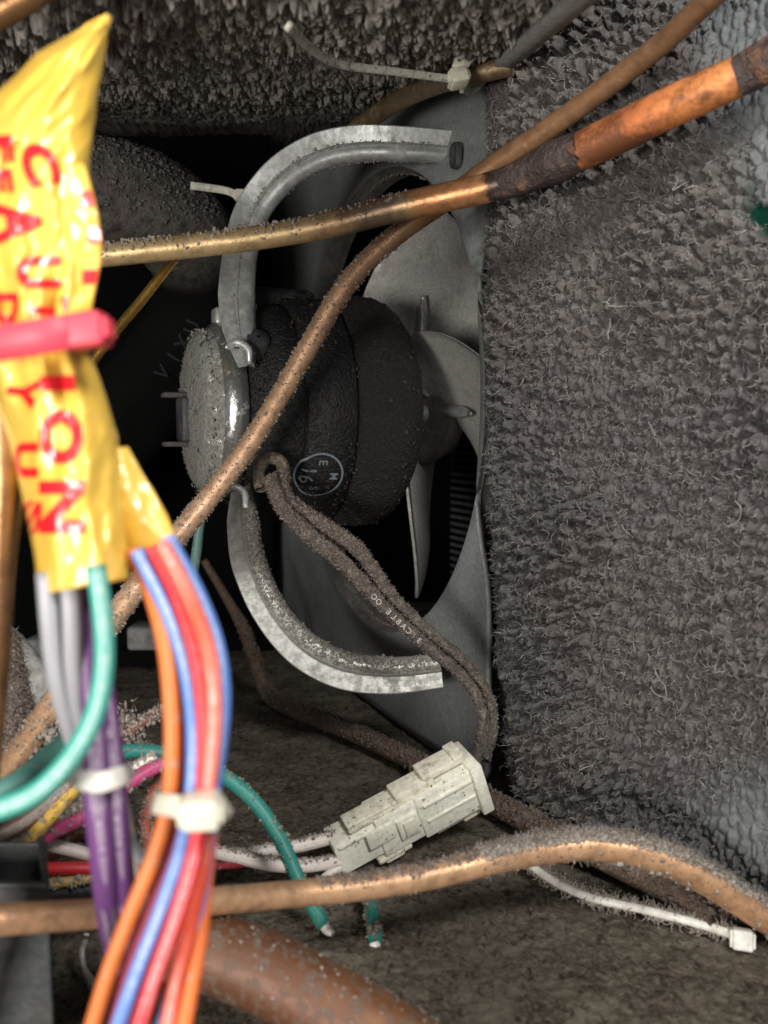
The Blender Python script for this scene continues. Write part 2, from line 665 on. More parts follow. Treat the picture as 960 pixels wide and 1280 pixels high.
# ================================================================ THE SETTING
# floor: one sheet, finer where the photo looks at it
xs = np.concatenate([np.linspace(-3.2, -1.3, 25)[:-1], np.linspace(-1.3, 1.3, 330), np.linspace(1.3, 3.2, 25)[1:]])
ys = np.concatenate([np.linspace(-.4, 1.6, 30)[:-1], 1.6 * (4.6 / 1.6) ** np.linspace(0, 1, 330), np.linspace(4.6, 6.6, 20)[1:]])
X, Y = np.meshgrid(xs, ys)
f1, f2, cid = worley(X * 34, Y * 26, 3)
Z = FLOOR_Z + .012 * (fbm(X * 9, Y * 7, 2, 4) - .5) + .010 * np.clip(.55 - f1, 0, 1) * (fbm(X * 5, Y * 5, 8, 3) > .47) + .006 * (vnoise(X * 60, Y * 45, 4) - .5)
# pressed step that runs across the floor plate
q = (X + .62) * .64 - (Y - 3.3) * -.77
Z += -.018 / (1 + np.exp(-(q) / .012))
V = np.stack([X, Y, Z], -1).reshape(-1, 3)
link('floor', mesh('floor', V, [grid_faces(len(xs), len(ys))]), MAT['floor'], kind='structure', recenter=False)
V, f = bevel_box((-3.25, -.45, FLOOR_Z - .08), (3.25, 6.65, FLOOR_Z - .035), .01)

# ceiling: dust-crusted foam, rises to the back, ends beside the condenser
CE = lambda y: 1.153 + .23 * (y - 2.9)
cu = np.linspace(0, 1, 520)
cv = np.concatenate([np.linspace(1.1, 1.6, 30)[:-1], 1.6 * (4.3 / 1.6) ** np.linspace(0, 1, 560), np.linspace(4.3, 6.4, 25)[1:]])
U_, Y = np.meshgrid(cu, cv)
xr = .318 + (2.9 - Y) * .078
xl = -1.35 - .12 * Y
X = xl + (xr - xl) * U_
wx = X + .035 * (fbm(X * 22, Y * 14, 3, 3) - .5)
wy = Y + .06 * (fbm(X * 20, Y * 12, 13, 3) - .5)
f1, f2, cid = worley(wx * 27, wy * 11, 5)
g1, g2, cid2 = worley(wx * 52, wy * 24, 15)
sm = lambda t: t * t * (3 - 2 * t)
h1 = sm(np.clip((f2 - f1) / .42, 0, 1)) * (.30 + .9 * cid)
h2 = sm(np.clip((g2 - g1) / .45, 0, 1)) * (.3 + .9 * cid2)
soft = np.clip((fbm(X * 1.4, Y * 1.1, 21, 3) - .36) * 4.5, .45, 1) * np.clip((4.1 - Y) / 1.5, .35, 1)
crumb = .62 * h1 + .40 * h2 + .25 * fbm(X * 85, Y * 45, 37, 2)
Z = CE(Y) - soft * .085 * crumb + .05 * (fbm(X * 2.5, Y * 2.5, 31, 3) - .5)
V = np.stack([X, Y, Z], -1).reshape(-1, 3)
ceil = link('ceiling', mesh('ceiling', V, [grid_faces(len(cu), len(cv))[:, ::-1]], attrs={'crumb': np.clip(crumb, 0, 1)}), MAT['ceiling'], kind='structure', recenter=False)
# small crumbs that cling to the crust
ii = rng.integers(40, 520, 2600)
jj = rng.integers(20, 500, 2600)
pts = np.stack([X[ii, jj], Y[ii, jj], Z[ii, jj] - .002], 1)
V, f = lumps(pts, .0042)
link('dust', mesh('dust', V, f), lint('ceiling crumbs', (.14, .13, .115), (.29, .27, .245), 50), ceil, kind='stuff')
ye = np.linspace(1.2, 3.2, 40)
xe = .318 + (2.9 - ye) * .078
ring = [(-.03, -.045), (.02, -.05), (.034, -.02), (.034, .09), (.02, .09), (.015, -.02), (-.03, -.025)]
V = np.array([[[x + a, y, CE(y) + b] for a, b in ring] for x, y in zip(xe, ye)]).reshape(-1, 3)
link('edge_strip', mesh('edge_strip', V, [grid_faces(len(ring), len(ye), True)]), dusty('dusty pale strip', (.42, .43, .42), (.30, .285, .265), .4, .6, 30, .7, 0, .5, 60), ceil)


def slab(name, lo, hi, mt, bev=.01):
    V, f = bevel_box(lo, hi, bev, 1)
    return link(name, mesh(name, V, f, False), mt, kind='structure')


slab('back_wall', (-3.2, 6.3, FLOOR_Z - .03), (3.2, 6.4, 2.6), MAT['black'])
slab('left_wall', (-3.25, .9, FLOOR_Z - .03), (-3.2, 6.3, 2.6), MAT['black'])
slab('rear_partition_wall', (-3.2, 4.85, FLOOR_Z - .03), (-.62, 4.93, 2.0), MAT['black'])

# ================================================================ FAN SHROUD
TH = math.radians(23)
T_ = np.array([-math.sin(TH), math.cos(TH), 0])        # along the plate, away from the camera
A_ = np.array([math.cos(TH), math.sin(TH), 0])         # fan axis, into the plate
UP = np.array([0, 0, 1.])
H0 = P(497, 507, 3.52)                                   # near the middle of the opening
HC = H0 + T_ * .12


def sh(s, z, a=0.0):
    return H0 + T_ * s + A_ * a + UP * z


shroud = empty('fan_shroud', sh(0, FLOOR_Z - H0[2] + .005), 'grey sheet metal fan shroud with a round opening behind the motor', 'fan shroud')
RH = .925
SC = .13
zb, zt = FLOOR_Z + .004 - H0[2], 1.36 - H0[2]
s0, s1 = -.74, 2.1
nA = 144
a = np.linspace(0, 2 * math.pi, nA, endpoint=False)
rows = []
for t in np.linspace(0, 1, 22):
    w = t ** 1.6
    ca, sa = np.cos(a), np.sin(a)
    # rectangle reached by the same ray
    k = np.minimum(np.where(ca > 0, (s1 - SC) / np.maximum(ca, 1e-6), (s0 - SC) / np.minimum(ca, -1e-6)),
                   np.where(sa > 0, zt / np.maximum(sa, 1e-6), zb / np.minimum(sa, -1e-6)))
    r = RH + (k - RH) * w
    s, z = SC + r * ca, r * sa
    # a shallow raised ring round the opening, slight buckling
    depth = -.035 * math.exp(-((r.mean() * 0 + t * 6)) ** 2) + .02 * (fbm(s * 1.6 + 5, z * 1.6, 3, 2) - .5)
    rr = r - RH
    depth = -.05 * np.exp(-(rr / .10) ** 2)
    rows.append(H0 + s[:, None] * T_ + z[:, None] * UP + depth[:, None] * A_)
front = np.array(rows)
lip = []
for dr, da in ((-.012, -.035), (-.022, -.01), (-.020, .02), (-.020, .045)):
    lip.append(H0 + (SC + (RH + dr) * np.cos(a))[:, None] * T_ + ((RH + dr) * np.sin(a))[:, None] * UP + da * A_)
V = front.reshape(-1, 3)
V2 = V + A_ * .018
nr = len(rows)
f = grid_faces(nA, nr, True)
f2 = f[:, ::-1] + len(V)
outer = (nr - 1) * nA + np.arange(nA)
wall = np.stack([outer, np.roll(outer, -1), np.roll(outer, -1) + len(V), outer + len(V)], 1)
child('plate', np.vstack([V, V2]), [f, f2, wall], MAT['shroud'], shroud)
lip = np.array([front[0]] + lip).reshape(-1, 3)
lipo = lip + np.repeat(np.array([0, .006, .012, .012, .012]), nA)[:, None] * nrm(lip - (H0 + SC * T_))
child('opening_lip', np.vstack([lip, lipo[::1]]), [grid_faces(nA, 5, True)[:, ::-1], grid_faces(nA, 5, True) + len(lip)], MAT['shroud_edge'], shroud)
# pressed slots the bracket feet sit in
for (x, y, w_, h_) in ((580, 196, .026, .042), (572, 822, .028, .042)):
    a0 = P(x, y, 1.0)
    c0 = a0 * (np.dot(H0, A_) / np.dot(a0, A_))
    q_ = np.hypot(np.dot(c0 - H0, T_) - SC, c0[2] - H0[2]) - RH
    c0 = c0 + A_ * (-.05 * math.exp(-(q_ / .10) ** 2) - .028)
    tt = np.linspace(0, 2 * math.pi, 40, endpoint=False)
    prof_ = [(1.05, .014), (1.0, -.004), (.93, -.006), (.86, .004), (0.02, .006)]
    V = np.array([[c0 + T_ * (w_ * r * math.copysign(abs(math.cos(t)) ** .7, math.cos(t))) + UP * (h_ * r * math.copysign(abs(math.sin(t)) ** .7, math.sin(t))) + A_ * d for t in tt] for r, d in prof_]).reshape(-1, 3)
    child('pressed_slot', V, [grid_faces(40, len(prof_), True)[:, ::-1]], MAT['tin'], shroud)

# lint along the edge of the opening
aa = rng.random(1500) * 2 * math.pi
pp = H0 + (SC + (RH - .02) * np.cos(aa))[:, None] * T_ + ((RH - .02) * np.sin(aa))[:, None] * UP - A_ * (.02 * rng.random(1500))[:, None]
V, f = lumps(pp, .0032)
child('dust', V, f, MAT['lint_brown'], shroud, kind='stuff')

# dark cooling coil behind the fan, its ribs run level
coil = empty('cooling_coil', sh(.1, FLOOR_Z - H0[2], .98), 'dark ribbed coil seen in the shade behind the fan opening', 'coil')
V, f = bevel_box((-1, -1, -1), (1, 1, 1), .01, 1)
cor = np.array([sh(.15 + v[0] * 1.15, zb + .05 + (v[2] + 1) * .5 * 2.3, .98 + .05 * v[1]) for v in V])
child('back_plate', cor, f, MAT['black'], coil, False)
parts = []
for i in range(56):
    z = zb + .06 + i * .041
    pth = Path([sh(-1.0, z, .92), sh(.1, z + .004 * rng.normal(), .92), sh(1.3, z, .92)], [.011] * 3, .4)
    v, f, _ = pth.tube(6)
    parts.append((v, f))
V, f = join(*parts)
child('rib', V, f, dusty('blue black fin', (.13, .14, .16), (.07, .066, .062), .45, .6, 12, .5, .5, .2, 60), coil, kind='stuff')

# ================================================================ FAN
FC = H0 + T_ * .03 + A_ * .12
fan = empty('fan', FC, 'dusty aluminium fan with wide twisted blades behind the black motor', 'fan')


def blade(th0, name='blade', r1=.80):
    nr_, nc = 34, 22
    V = []
    for i in range(nr_):
        t = 1 - (1 - i / (nr_ - 1)) ** 1.9
        r = .17 + (r1 - .17) * t
        half = .17 + .235 * math.sin(math.pi * min(1, t * .62 + .12)) - .0
        tip = (1 - max(0.0, (t - .30) / .70) ** 1.6) ** .75
        half *= max(tip, .02)
        pitch = math.radians(36 - 12 * t)
        for j in range(nc):
            u = -1 + 2 * j / (nc - 1)
            c = u * half - .04 + .05 * t
            tang = c * math.cos(pitch)
            ax = -c * math.sin(pitch) + .075 * (1 - u * u) * t * min(1, half / .3)
            phi = th0 + tang / max(r, .3)
            rr = r * 1.0
            V.append(FC + rr * (math.cos(phi) * UP + math.sin(phi) * T_) + ax * A_)
    V = np.array(V)
    f = grid_faces(nc, nr_)
    nV = len(V)
    V2 = V + A_ * .012
    idx = np.arange(nV).reshape(nr_, nc)
    loop = np.concatenate([idx[0, :], idx[1:, -1], idx[-1, -2::-1], idx[-2:0:-1, 0]])
    wall = np.stack([loop, np.roll(loop, -1), np.roll(loop, -1) + nV, loop + nV], 1)
    b = child(name, np.vstack([V, V2]), [f, f[:, ::-1] + nV, wall], MAT['fan'], fan)
    # stiffening rib pressed along the root
    rb = [FC + r * (math.cos(th0 - .02) * UP + math.sin(th0 - .02) * T_) - A_ * (.012 + .0 * r) for r in (.22, .30, .38, .44)]
    v, ff, _ = Path(rb, [.012, .022, .022, .008], .02).tube(12)
    o = child('stiffening_rib', v, ff, MAT['zinc'], fan)
    return b


for k in range(4):
    blade(math.radians(-4 + 90 * k))
OX = Matrix([[-A_[0], -T_[0], 0], [-A_[1], -T_[1], 0], [0, 0, 1]])     # local X out of the plate, Y to the camera side, Z up


def axial(prof, origin, n=72):
    V, f = lathe(prof, n)
    R = np.array(OX)
    return V @ R.T + origin, f


V, f = axial([(-.10, .02), (-.10, .20), (-.02, .24), (.03, .235), (.05, .20), (.06, .10), (.20, .085), (.21, .02)], FC)
child('hub', V, f, MAT['shroud_edge'], fan)

# ================================================================ MOTOR
C0 = P(271, 514, 3.13)
motor = empty('fan_motor', C0, 'round black fan motor with a circular stamp and dusty seams', 'motor', mat3=OX)


def mpart(name, V, f, mt, smooth=True, kind=None, label=None):
    return child(name, V, f, mt, motor, smooth, kind=kind, label=label, world=False)


V, f = lathe([(-.03, .02), (-.03, .27), (-.05, .30), (-.075, .335), (-.11, .358), (-.12, .372), (-.20, .385), (-.215, .376)])
mpart('rear_housing', V, f, MAT['motor_black'])
V, f = lathe([(-.213, .30), (-.214, .398), (-.225, .405), (-.375, .412), (-.385, .40), (-.39, .30)])
mpart('middle_band', V, f, MAT['motor_black'])
V, f = lathe([(-.389, .30), (-.39, .404), (-.40, .418), (-.50, .425), (-.505, .43), (-.56, .425), (-.61, .40), (-.65, .345), (-.675, .26), (-.685, .14), (-.685, .01)])
mpart('front_bell', V, f, MAT['motor_dust'])
V, f = lathe([(-.68, .035), (-1.0, .035)], 20)
mpart('shaft', V, f, MAT['zinc'])
capprof = [(-.045, .285), (-.04, .308), (.012, .310), (.026, .298), (.036, .288), (.066, .276), (.084, .252), (.095, .21), (.108, .115), (.112, .005)]
V, f = lathe(capprof[4:])
cap = mpart('end_cover', V, f, MAT['cap'])
V, f = lathe(capprof[:5])
mpart('end_cover_rim', V, f, MAT['rim'])
# tabs behind the end cover
for z in (.045, -.125):
    V, f = bevel_box((.06, -.04, z), (.19, .04, z + .018), .007)
    mpart('tab', V, f, MAT['tab'])
V, f = bevel_box((.06, -.06, -.11), (.135, .06, .05), .012)
mpart('tab_block', V, f, MAT['tin'])
V, f = bevel_box((-.05, -.03, .29), (.01, .05, .36), .01)
mpart('rear_lug', V, f, MAT['zinc_dusty'])
# mount and bolt
V, f = bevel_box((-.36, -.24, .30), (-.06, .06, .44), .03)
mpart('mounting_pad', V, f, MAT['motor_black'])
a = np.linspace(0, 2 * math.pi, 6, endpoint=False) + .2
for (x, ph) in ((-.075, 38),):
    ph = math.radians(ph)
    base = np.array([x, .33 * math.cos(ph), .33 * math.sin(ph)])
    nn = np.array([0, math.cos(ph), math.sin(ph)])
    e1, e2 = np.array([1, 0, 0.]), np.array([0, -math.sin(ph), math.cos(ph)])
    prof = [(.058, 0), (.058, .012), (.042, .014), (.042, .042), (.036, .05), (.005, .052)]
    V = np.array([[base + nn * h + r * (math.cos(t) * e1 + math.sin(t) * e2) for t in np.linspace(0, 2 * math.pi, 24, endpoint=False)] for r, h in prof]).reshape(-1, 3)
    mpart('bolt', V, [grid_faces(24, len(prof), True)[:, ::-1]], MAT['tin'])
# lint fibres on the rear face, and specks on the front bell
aa = rng.random(900) * 2 * math.pi
rr = .28 * np.sqrt(rng.random(900))
px_ = np.interp(rr, [0, .11, .20, .24, .262, .274], [.112, .108, .094, .084, .066, .04])
pp = np.stack([px_, rr * np.cos(aa), rr * np.sin(aa)], 1)
nn = np.tile([1., 0, 0], (900, 1))
v1 = strands(pp, nn, .012, .0020, 3, .9, .9)
ae = rng.random(500) * 2 * math.pi
pe = np.stack([.03 + .05 * rng.random(500), .282 * np.cos(ae), .282 * np.sin(ae)], 1)
v2 = lumps(pe, .0026)
V, f = join(v1, v2)
mpart('dust', V, f, lint('greenish lint', (.20, .195, .165), (.40, .39, .34), 60), kind='stuff')
aa = rng.random(1800) * 2 * math.pi
xx = -.03 - .62 * rng.random(1800)
rr = np.interp(-xx, [.03, .1, .2, .22, .38, .4, .5, .56, .61, .65, .66], [.335, .355, .385, .402, .412, .418, .425, .425, .40, .345, .3])
pp = np.stack([xx, rr * np.cos(aa), rr * np.sin(aa)], 1)
V, f = lumps(pp, .0035)
mpart('dust_specks', V, f, lint('dark dust specks', (.022, .018, .015), (.075, .064, .054), 70), kind='stuff')

# round stamp with letters, printed on the middle band
Rm = np.array(OX)
best = None
for x in np.linspace(-.42, -.2, 45):
    for ph in np.radians(np.linspace(-60, 0, 90)):
        w = C0 + Rm @ np.array([x, .412 * math.cos(ph), .412 * math.sin(ph)])
        q = pix(w)
        e = (q[0] - 400) ** 2 + (q[1] - 596) ** 2
        if best is None or e < best[0]:
            best = (e, x, ph)
_, stx, stp = best


def on_motor(u, v, lift=.004):
    """u to the right in the picture, v up, around the stamp centre"""
    x = stx - u
    ph = stp + v / .412
    r = np.interp(-x, [.03, .10, .2, .215, .375, .39, .4, .5, .56], [.335, .355, .385, .400, .412, .41, .418, .425, .425]) + lift
    return np.stack([x, r * np.cos(ph), r * np.sin(ph)], -1)


RS = .088
tt = np.linspace(0, 2 * math.pi, 72, endpoint=False)
V = np.vstack([on_motor(RS * .95 * np.cos(tt), RS * 1.02 * np.sin(tt)), on_motor(RS * .87 * np.cos(tt), RS * .94 * np.sin(tt))])
parts = [(V, [np.stack([np.arange(72), np.roll(np.arange(72), -1), np.roll(np.arange(72), -1) + 72, np.arange(72) + 72], 1)])]
for ch, tx, ty, s in (('E', -.60, .08, .34), ('M', -.02, .58, .32), ('S', .60, -.10, .32), ('1', -.24, -.40, .56), ('6', .16, -.46, .56)):
    g, gf = glyph(ch)
    gx, gy = g[:, 0] * s * RS + tx * RS, g[:, 1] * s * RS + ty * RS
    parts.append((on_motor(gy, -gx), [gf]))      # text turned a quarter clockwise
mpart('stamp_ring', *parts[0], MAT['print_stamp'])
for V, f in parts[1:]:
    mpart('letter', V, f, MAT['print_stamp'])

# ================================================================ BRACKET ARMS
bracket = empty('motor_bracket', C0 + np.array([0, 0, -.33]), 'curved zinc bracket whose two arms reach round the motor to the shroud', 'bracket')


def sweep(pts, prof, mt, name, parent, seed, widths=None, dust=0, dmat=None):
    pth = Path([P(*p[:3]) for p in pts], [p[3] for p in pts], .012)
    k = len(prof)
    pr = np.array(prof)
    n_, b_ = pr[:, 0], pr[:, 1]
    # N points to the outside of the C
    V = pth.C[:, None] + pth.R[:, None, None] * (n_[None, :, None] * pth.N[:, None] + b_[None, :, None] * pth.B[:, None])
    m_ = len(pth.C)
    f = grid_faces(k, m_, True)
    e = V.reshape(-1, 3)
    c0, c1 = V[0].mean(0), V[-1].mean(0)
    V = np.vstack([e, [c0, c1]])
    kk = np.arange(k)
    cap0 = np.stack([np.full(k, len(e)), (kk + 1) % k, kk], 1)
    cap1 = np.stack([np.full(k, len(e) + 1), (m_ - 1) * k + kk, (m_ - 1) * k + (kk + 1) % k], 1)
    o = child(name, V, [f, cap0, cap1], mt, parent, True)
    md = o.modifiers.new('edges', 'EDGE_SPLIT')
    md.split_angle = math.radians(38)
    return pth, o


# section of an arm: flat outer flange, raised bead, rounded inner channel
side = 1
prof = [(1.0, .00), (1.0, .10), (.95, .14), (.10, .14), (.06, .34), (-.02, .42), (-.12, .34), (-.2, .40), (-.45, .50), (-.75, .42), (-.95, .20), (-1.0, -.1), (-.9, -.5), (-.8, -.5), (-.86, .0), (-.6, .25), (-.2, .22), (-.1, .0)]
upper = [(563, 184, 3.04, .054), (500, 180, 3.02, .057), (445, 180, 3.02, .060), (395, 191, 3.02, .061), (350, 219, 3.02, .061), (316, 263, 3.03, .060), (300, 320, 3.00, .058), (296, 370, 2.96, .062), (299, 412, 2.89, .054), (308, 458, 2.83, .026)]
lower = [(302, 608, 2.84, .030), (304, 650, 2.93, .054), (312, 705, 3.06, .062), (338, 764, 3.07, .062), (380, 812, 3.07, .066), (430, 837, 3.06, .068), (490, 844, 3.04, .064), (552, 838, 3.01, .058)]
pu, ou = sweep(upper[::-1], prof, MAT['zinc'], 'upper_arm', bracket, 1)
pl, ol = sweep(lower, [(-n_, b_) for n_, b_ in prof], MAT['zinc_dusty'], 'lower_arm', bracket, 2)
for pth, cnt, nm in ((pu, 700, 0), (pl, 2600, 1)):
    l = pth.L[-1] * rng.random(cnt)
    C, T, N, B, R = pth.at(l)
    u = -1 + .95 * rng.random(cnt) if nm else np.where(rng.random(cnt) < .5, -1.0, -.1 + .3 * rng.random(cnt))
    h = np.interp(u, [-1, -.95, -.75, -.45, -.2, -.1, 0, .1, .2], [-.1, .2, .42, .5, .4, .34, .42, .2, .14])
    pp = C + N * (u * R * (-1 if nm else 1))[:, None] + B * (h * R)[:, None]
    v1 = lumps(pp, .0026 if nm else .0022)
    child('dust', v1[0], v1[1], MAT['lint_pale'] if not nm else lint('grey speck dust', (.17, .155, .135), (.33, .31, .27), 60), ou.parent, kind='stuff')
# clamp lugs that hold the arms to the end cover
for (x, y, d) in ((300, 440, 2.80), (295, 620, 2.80)):
    pth = Path([P(x - 16, y - 6, d), P(x - 4, y - 12, d - .02), P(x + 10, y - 4, d - .01), P(x + 12, y + 14, d)], [.010, .013, .013, .010], .01)
    v, f, _ = pth.tube(10)
    child('clip', v, f, MAT['zinc'], bracket)

# ================================================================ DUSTY CONDENSER ON THE RIGHT
KX, KY = .335, 2.80
KQ = np.array([KX, KY * CP, 0])
KD = np.array([.643, -.766, 0])
KN = np.array([-.766, -.643, 0])
cond = empty('condenser', KQ + KD * .8 + UP * (FLOOR_Z + .006), 'large finned condenser face buried under thick grey lint', 'condenser')
ztab = [-1.25, -1.0, -.69, -.15, .655, 1.165, 1.95]
ptab = [660, 634, 620, 610, 603, 597, 592]


def s_left(z):
    u = (np.interp(z, ztab, ptab) - 480) / F
    return (u * KY - KX) / (.643 + .766 * u)


nu, nv = 420, 900
uu = np.linspace(0, 1, nu)
zz = np.linspace(FLOOR_Z + .012, 1.95, nv)
Ug, Zg = np.meshgrid(uu, zz)
sl = s_left(Zg)
S = sl + (1.20 - sl) * (Ug ** 1.0)
wx = S * 48 + .8 * (fbm(S * 16, Zg * 10, 41, 4) - .5)
wz = Zg * 25 + 1.2 * (fbm(S * 16, Zg * 10, 44, 4) - .5)
f1, f2, cid = worley(wx, wz, 51, .85)
g1, g2, cid2 = worley(S * 75, Zg * 58, 61)
e1 = np.clip((f2 - f1) / .55, 0, 1)
h = .45 * e1 ** .8 * (.3 + .8 * cid) + .55 * np.clip(1 - (f1 / .75) ** 2, 0, 1) * (.3 + .8 * cid) + .25 * np.clip(1 - (g1 / .65) ** 2, 0, 1) * (.4 + .8 * cid2)
rough_ = .55 + .9 * np.clip((fbm(S * 3.2, Zg * 2.6, 71, 3) - .42) * 3, 0, 1)
pxs = np.empty_like(S)
pos = KQ + S[..., None] * KD + Zg[..., None] * UP
dd = pos[..., 1] * CP - pos[..., 2] * SP
pxs = 480 + F * pos[..., 0] / dd
pys = 640 - F * (pos[..., 1] * SP + pos[..., 2] * CP) / dd
wob = 60 * (fbm(S * 6, Zg * 6, 81, 3) - .5)
wob2 = 60 * (fbm(S * 13, Zg * 13, 83, 3) - .5)
bare = np.clip((pxs + wob - 872 - .35 * np.clip(pys - 150, -200, 300)) / 70, 0, 1) * np.clip((330 - pys) / 80, 0, 1)
bare = np.maximum(bare, np.clip(1.25 - np.hypot((pxs + wob - 955) / 75, (pys - 1025) / 75), 0, 1))
green = np.clip((1.0 - np.hypot((pxs + .9 * wob - 962) / 36, (pys + 1.3 * wob2 - 270) / 40)) * 3, 0, 1)
amp = .058 * rough_ * (1 - .85 * bare) * (1 - green) + .004
h = (h + .30 * (fbm(S * 70, Zg * 60, 121, 3) - .5)) * amp + .03 * (fbm(S * 4, Zg * 4, 91, 3) - .5) * (1 - bare)
finl = .0018 * np.sin(S * 2 * math.pi / .030) * np.clip(bare, 0, 1)
edge = np.clip(Ug / .07, 0, 1) ** .7
h = (h + finl) * (.3 + .7 * edge) - .03 * (1 - edge)
Vc = pos + h[..., None] * KN
# turn the left edge back to give the pad its thickness
back = Vc[:, :1] + KN * -.16 + KD * .05
mid = Vc[:, :1] + KN * -.06 + KD * -.004
Vall = np.concatenate([back, mid, Vc], axis=1)
pad = lambda A: np.concatenate([A[:, :1] * 0, A[:, :1], A], axis=1)
warm = .45 * np.clip((fbm(S * 2, Zg * 2, 101, 3) - .42) * 4, 0, 1)
child('lint_coat', Vall.reshape(-1, 3), [grid_faces(nu + 2, nv)[:, ::-1]], MAT['coat'], cond, attrs={'bare': pad(bare), 'green': pad(green), 'warm': pad(warm)}, kind='stuff')
V, f = bevel_box((0, 0, 0), (1, 1, 1), .01, 1)
cor = np.array([KQ + KD * (.08 + v[0] * 1.1) - KN * (.05 + .45 * v[1]) + UP * (FLOOR_Z + .01 + v[2] * 3.1) for v in V])
child('core', cor, f, MAT['tin'], cond, False)
# loose fibres
n = 95000
iu = (rng.random(n) ** 1.15 * (nu - 1)).astype(int)
iv = (rng.random(n) * (nv - 1)).astype(int)
keep = (bare[iv, iu] < .3 + .5 * rng.random(n)) & (green[iv, iu] < .3) & (rng.random(n) < .25 + 1.4 * np.clip(fbm(S[iv, iu] * 5, zz[iv] * 5, 111, 3) - .3, 0, 1))
iu, iv = iu[keep], iv[keep]
p0 = Vc[iv, iu]
N0 = np.tile(KN, (len(p0), 1))
k_ = len(p0) // 4
a1 = strands(p0[:k_], N0[:k_], .022, .0017, 3, .8, 1.0)
a2 = strands(p0[k_:2 * k_], N0[k_:2 * k_], .032, .0015, 4, .9, 1.2)
fz = strands(p0[2 * k_:], N0[2 * k_:], .012, .0016, 2, .7, .9)
ie = (rng.random(1400) * (nv - 1)).astype(int)
pe = Vc[ie, 0] + (back[ie, 0] - Vc[ie, 0]) * rng.random((1400, 1)) * .6
a3 = strands(pe, np.tile(-KD * .9 + KN * .2, (1400, 1)), .026, .0032, 3, .7, .6)
lp = Vc[(rng.random(5200) * (nv - 1)).astype(int), (rng.random(5200) * (nu - 1)).astype(int)]
a4 = lumps(lp, .0034)
V, f = join(a1, a2, a3)
child('lint_fibre', V, f, MAT['lint_fibre'], cond, kind='stuff')
V, f = join(fz, a4)
child('lint_fuzz', V, f, MAT['lint_grey'], cond, kind='stuff')
# a few long hairs and one tuft that sticks out of the left edge
hairs = []
for _ in range(45):
    i, j = int(rng.integers(40, nv - 40)), int(rng.integers(5, nu - 60))
    p = Vc[i, j] + KN * .012
    d = nrm(KD * rng.normal() + UP * rng.normal())
    pts = [p]
    for _k in range(4):
        d = nrm(d + .85 * (KD * rng.normal() + UP * rng.normal()))
        p = p + d * .020 + KN * (.008 * rng.normal())
        pts.append(p)
    v, f, _ = Path(pts, [.0012, .0015, .0015, .0014, .0009], .012).tube(5)
    hairs.append((v, f))
V, f = join(*hairs)
child('long_lint', V, f, MAT['lint_fibre'], cond, kind='stuff')

# ================================================================ PIPES
def pipe(name, pts, mt, label, cat='copper pipe', group=None, n=18, lump=0.0, dust=None, wob=0.0, seed=0, lumpf=20):
    pth = px_path(pts)
    if wob:
        pth.wobble(wob, 6, seed)
    V, f, at = pth.tube(n, lump, lumpf, seed)
    o = link(name, mesh(name, V, f, attrs=at), mt, label=label, cat=cat, group=group)
    if dust:
        cnt, up, size, dm, fib = dust[:5]
        lo, hi = dust[5] if len(dust) > 5 else (0, 1)
        p, nn = pth.surf(cnt, up, lo, hi)
        v1 = lumps(p + nn * size * .3, size)
        if fib:
            p2, n2 = pth.surf(int(cnt * .7), up, lo, hi)
            v1 = join(v1, strands(p2, n2, fib, size * .45, 3, .6, .7))
        loc = np.array(o.location)
        c = link('dust', mesh('dust', v1[0] - loc, v1[1]), dm, o, kind='stuff')
    return pth, o


gold, tan, dull, cop, brz, orange = (.80, .58, .30), (.72, .48, .26), (.33, .225, .15), (.85, .40, .18), (.075, .052, .048), (.70, .235, .075)
mA = copper('tarnished copper', [(0.000, gold), (0.688, gold), (0.738, tan), (0.769, dull), (0.819, dull), (0.834, tan), (0.853, cop), (0.938, cop), (0.947, brz), (1.000, brz)], .36, .62)
ptsA = [(-300, 352, 2.22, 30), (-120, 340, 2.24, 30), (60, 326, 2.26, 30), (128, 319, 2.28, 30), (250, 306, 2.32, 30), (350, 293, 2.34, 30), (430, 277, 2.34, 32), (500, 259, 2.32, 35), (560, 246, 2.30, 36), (612, 234, 2.26, 37), (660, 219, 2.22, 37)]
pA, oA = pipe('copper_pipe', ptsA, mA, 'long copper pipe with black brazed joint and bright orange sleeve crossing above the motor', dust=(500, .9, .0032, MAT['lint_pale'], 0, (.42, .84)))
locA = np.array(oA.location)


def subtube(name, pts, mt, parent, n=20, lump=0.0, lumpf=12, seed=3):
    pth = px_path(pts)
    V, f, at = pth.tube(n, lump, lumpf, seed)
    c = link(name, mesh(name, V - np.array(parent.location), f, attrs=at), mt, parent)
    return pth, c


mBr = dusty('black brazed scale', (.055, .038, .034), (.24, .105, .05), .55, .70, 9, .6, .2, .7, 60, dist=.02)
subtube('brazed_joint', [(612, 233, 2.262, 37), (640, 226, 2.235, 42), (668, 214, 2.21, 47), (695, 203, 2.17, 52), (728, 188, 2.13, 46)], mBr, oA, lump=.16, lumpf=9)
mSl = copper('orange heat stained copper', [(.0, (.42, .17, .08)), (.04, orange), (.35, (.62, .19, .065)), (.55, orange), (.9, (.80, .30, .09)), (1., (.42, .17, .07))], .50, .35, .26, (.10, .05, .035), 7, scorch=.64)
subtube('sleeve', [(724, 190, 2.135, 47), (780, 163, 2.06, 50), (840, 133, 1.98, 51), (895, 108, 1.92, 51), (924, 95, 1.90, 50)], mSl, oA)
subtube('dark_end', [(920, 97, 1.90, 50), (945, 84, 1.88, 54), (975, 68, 1.86, 56), (1010, 50, 1.84, 56)], mBr, oA, lump=.10)

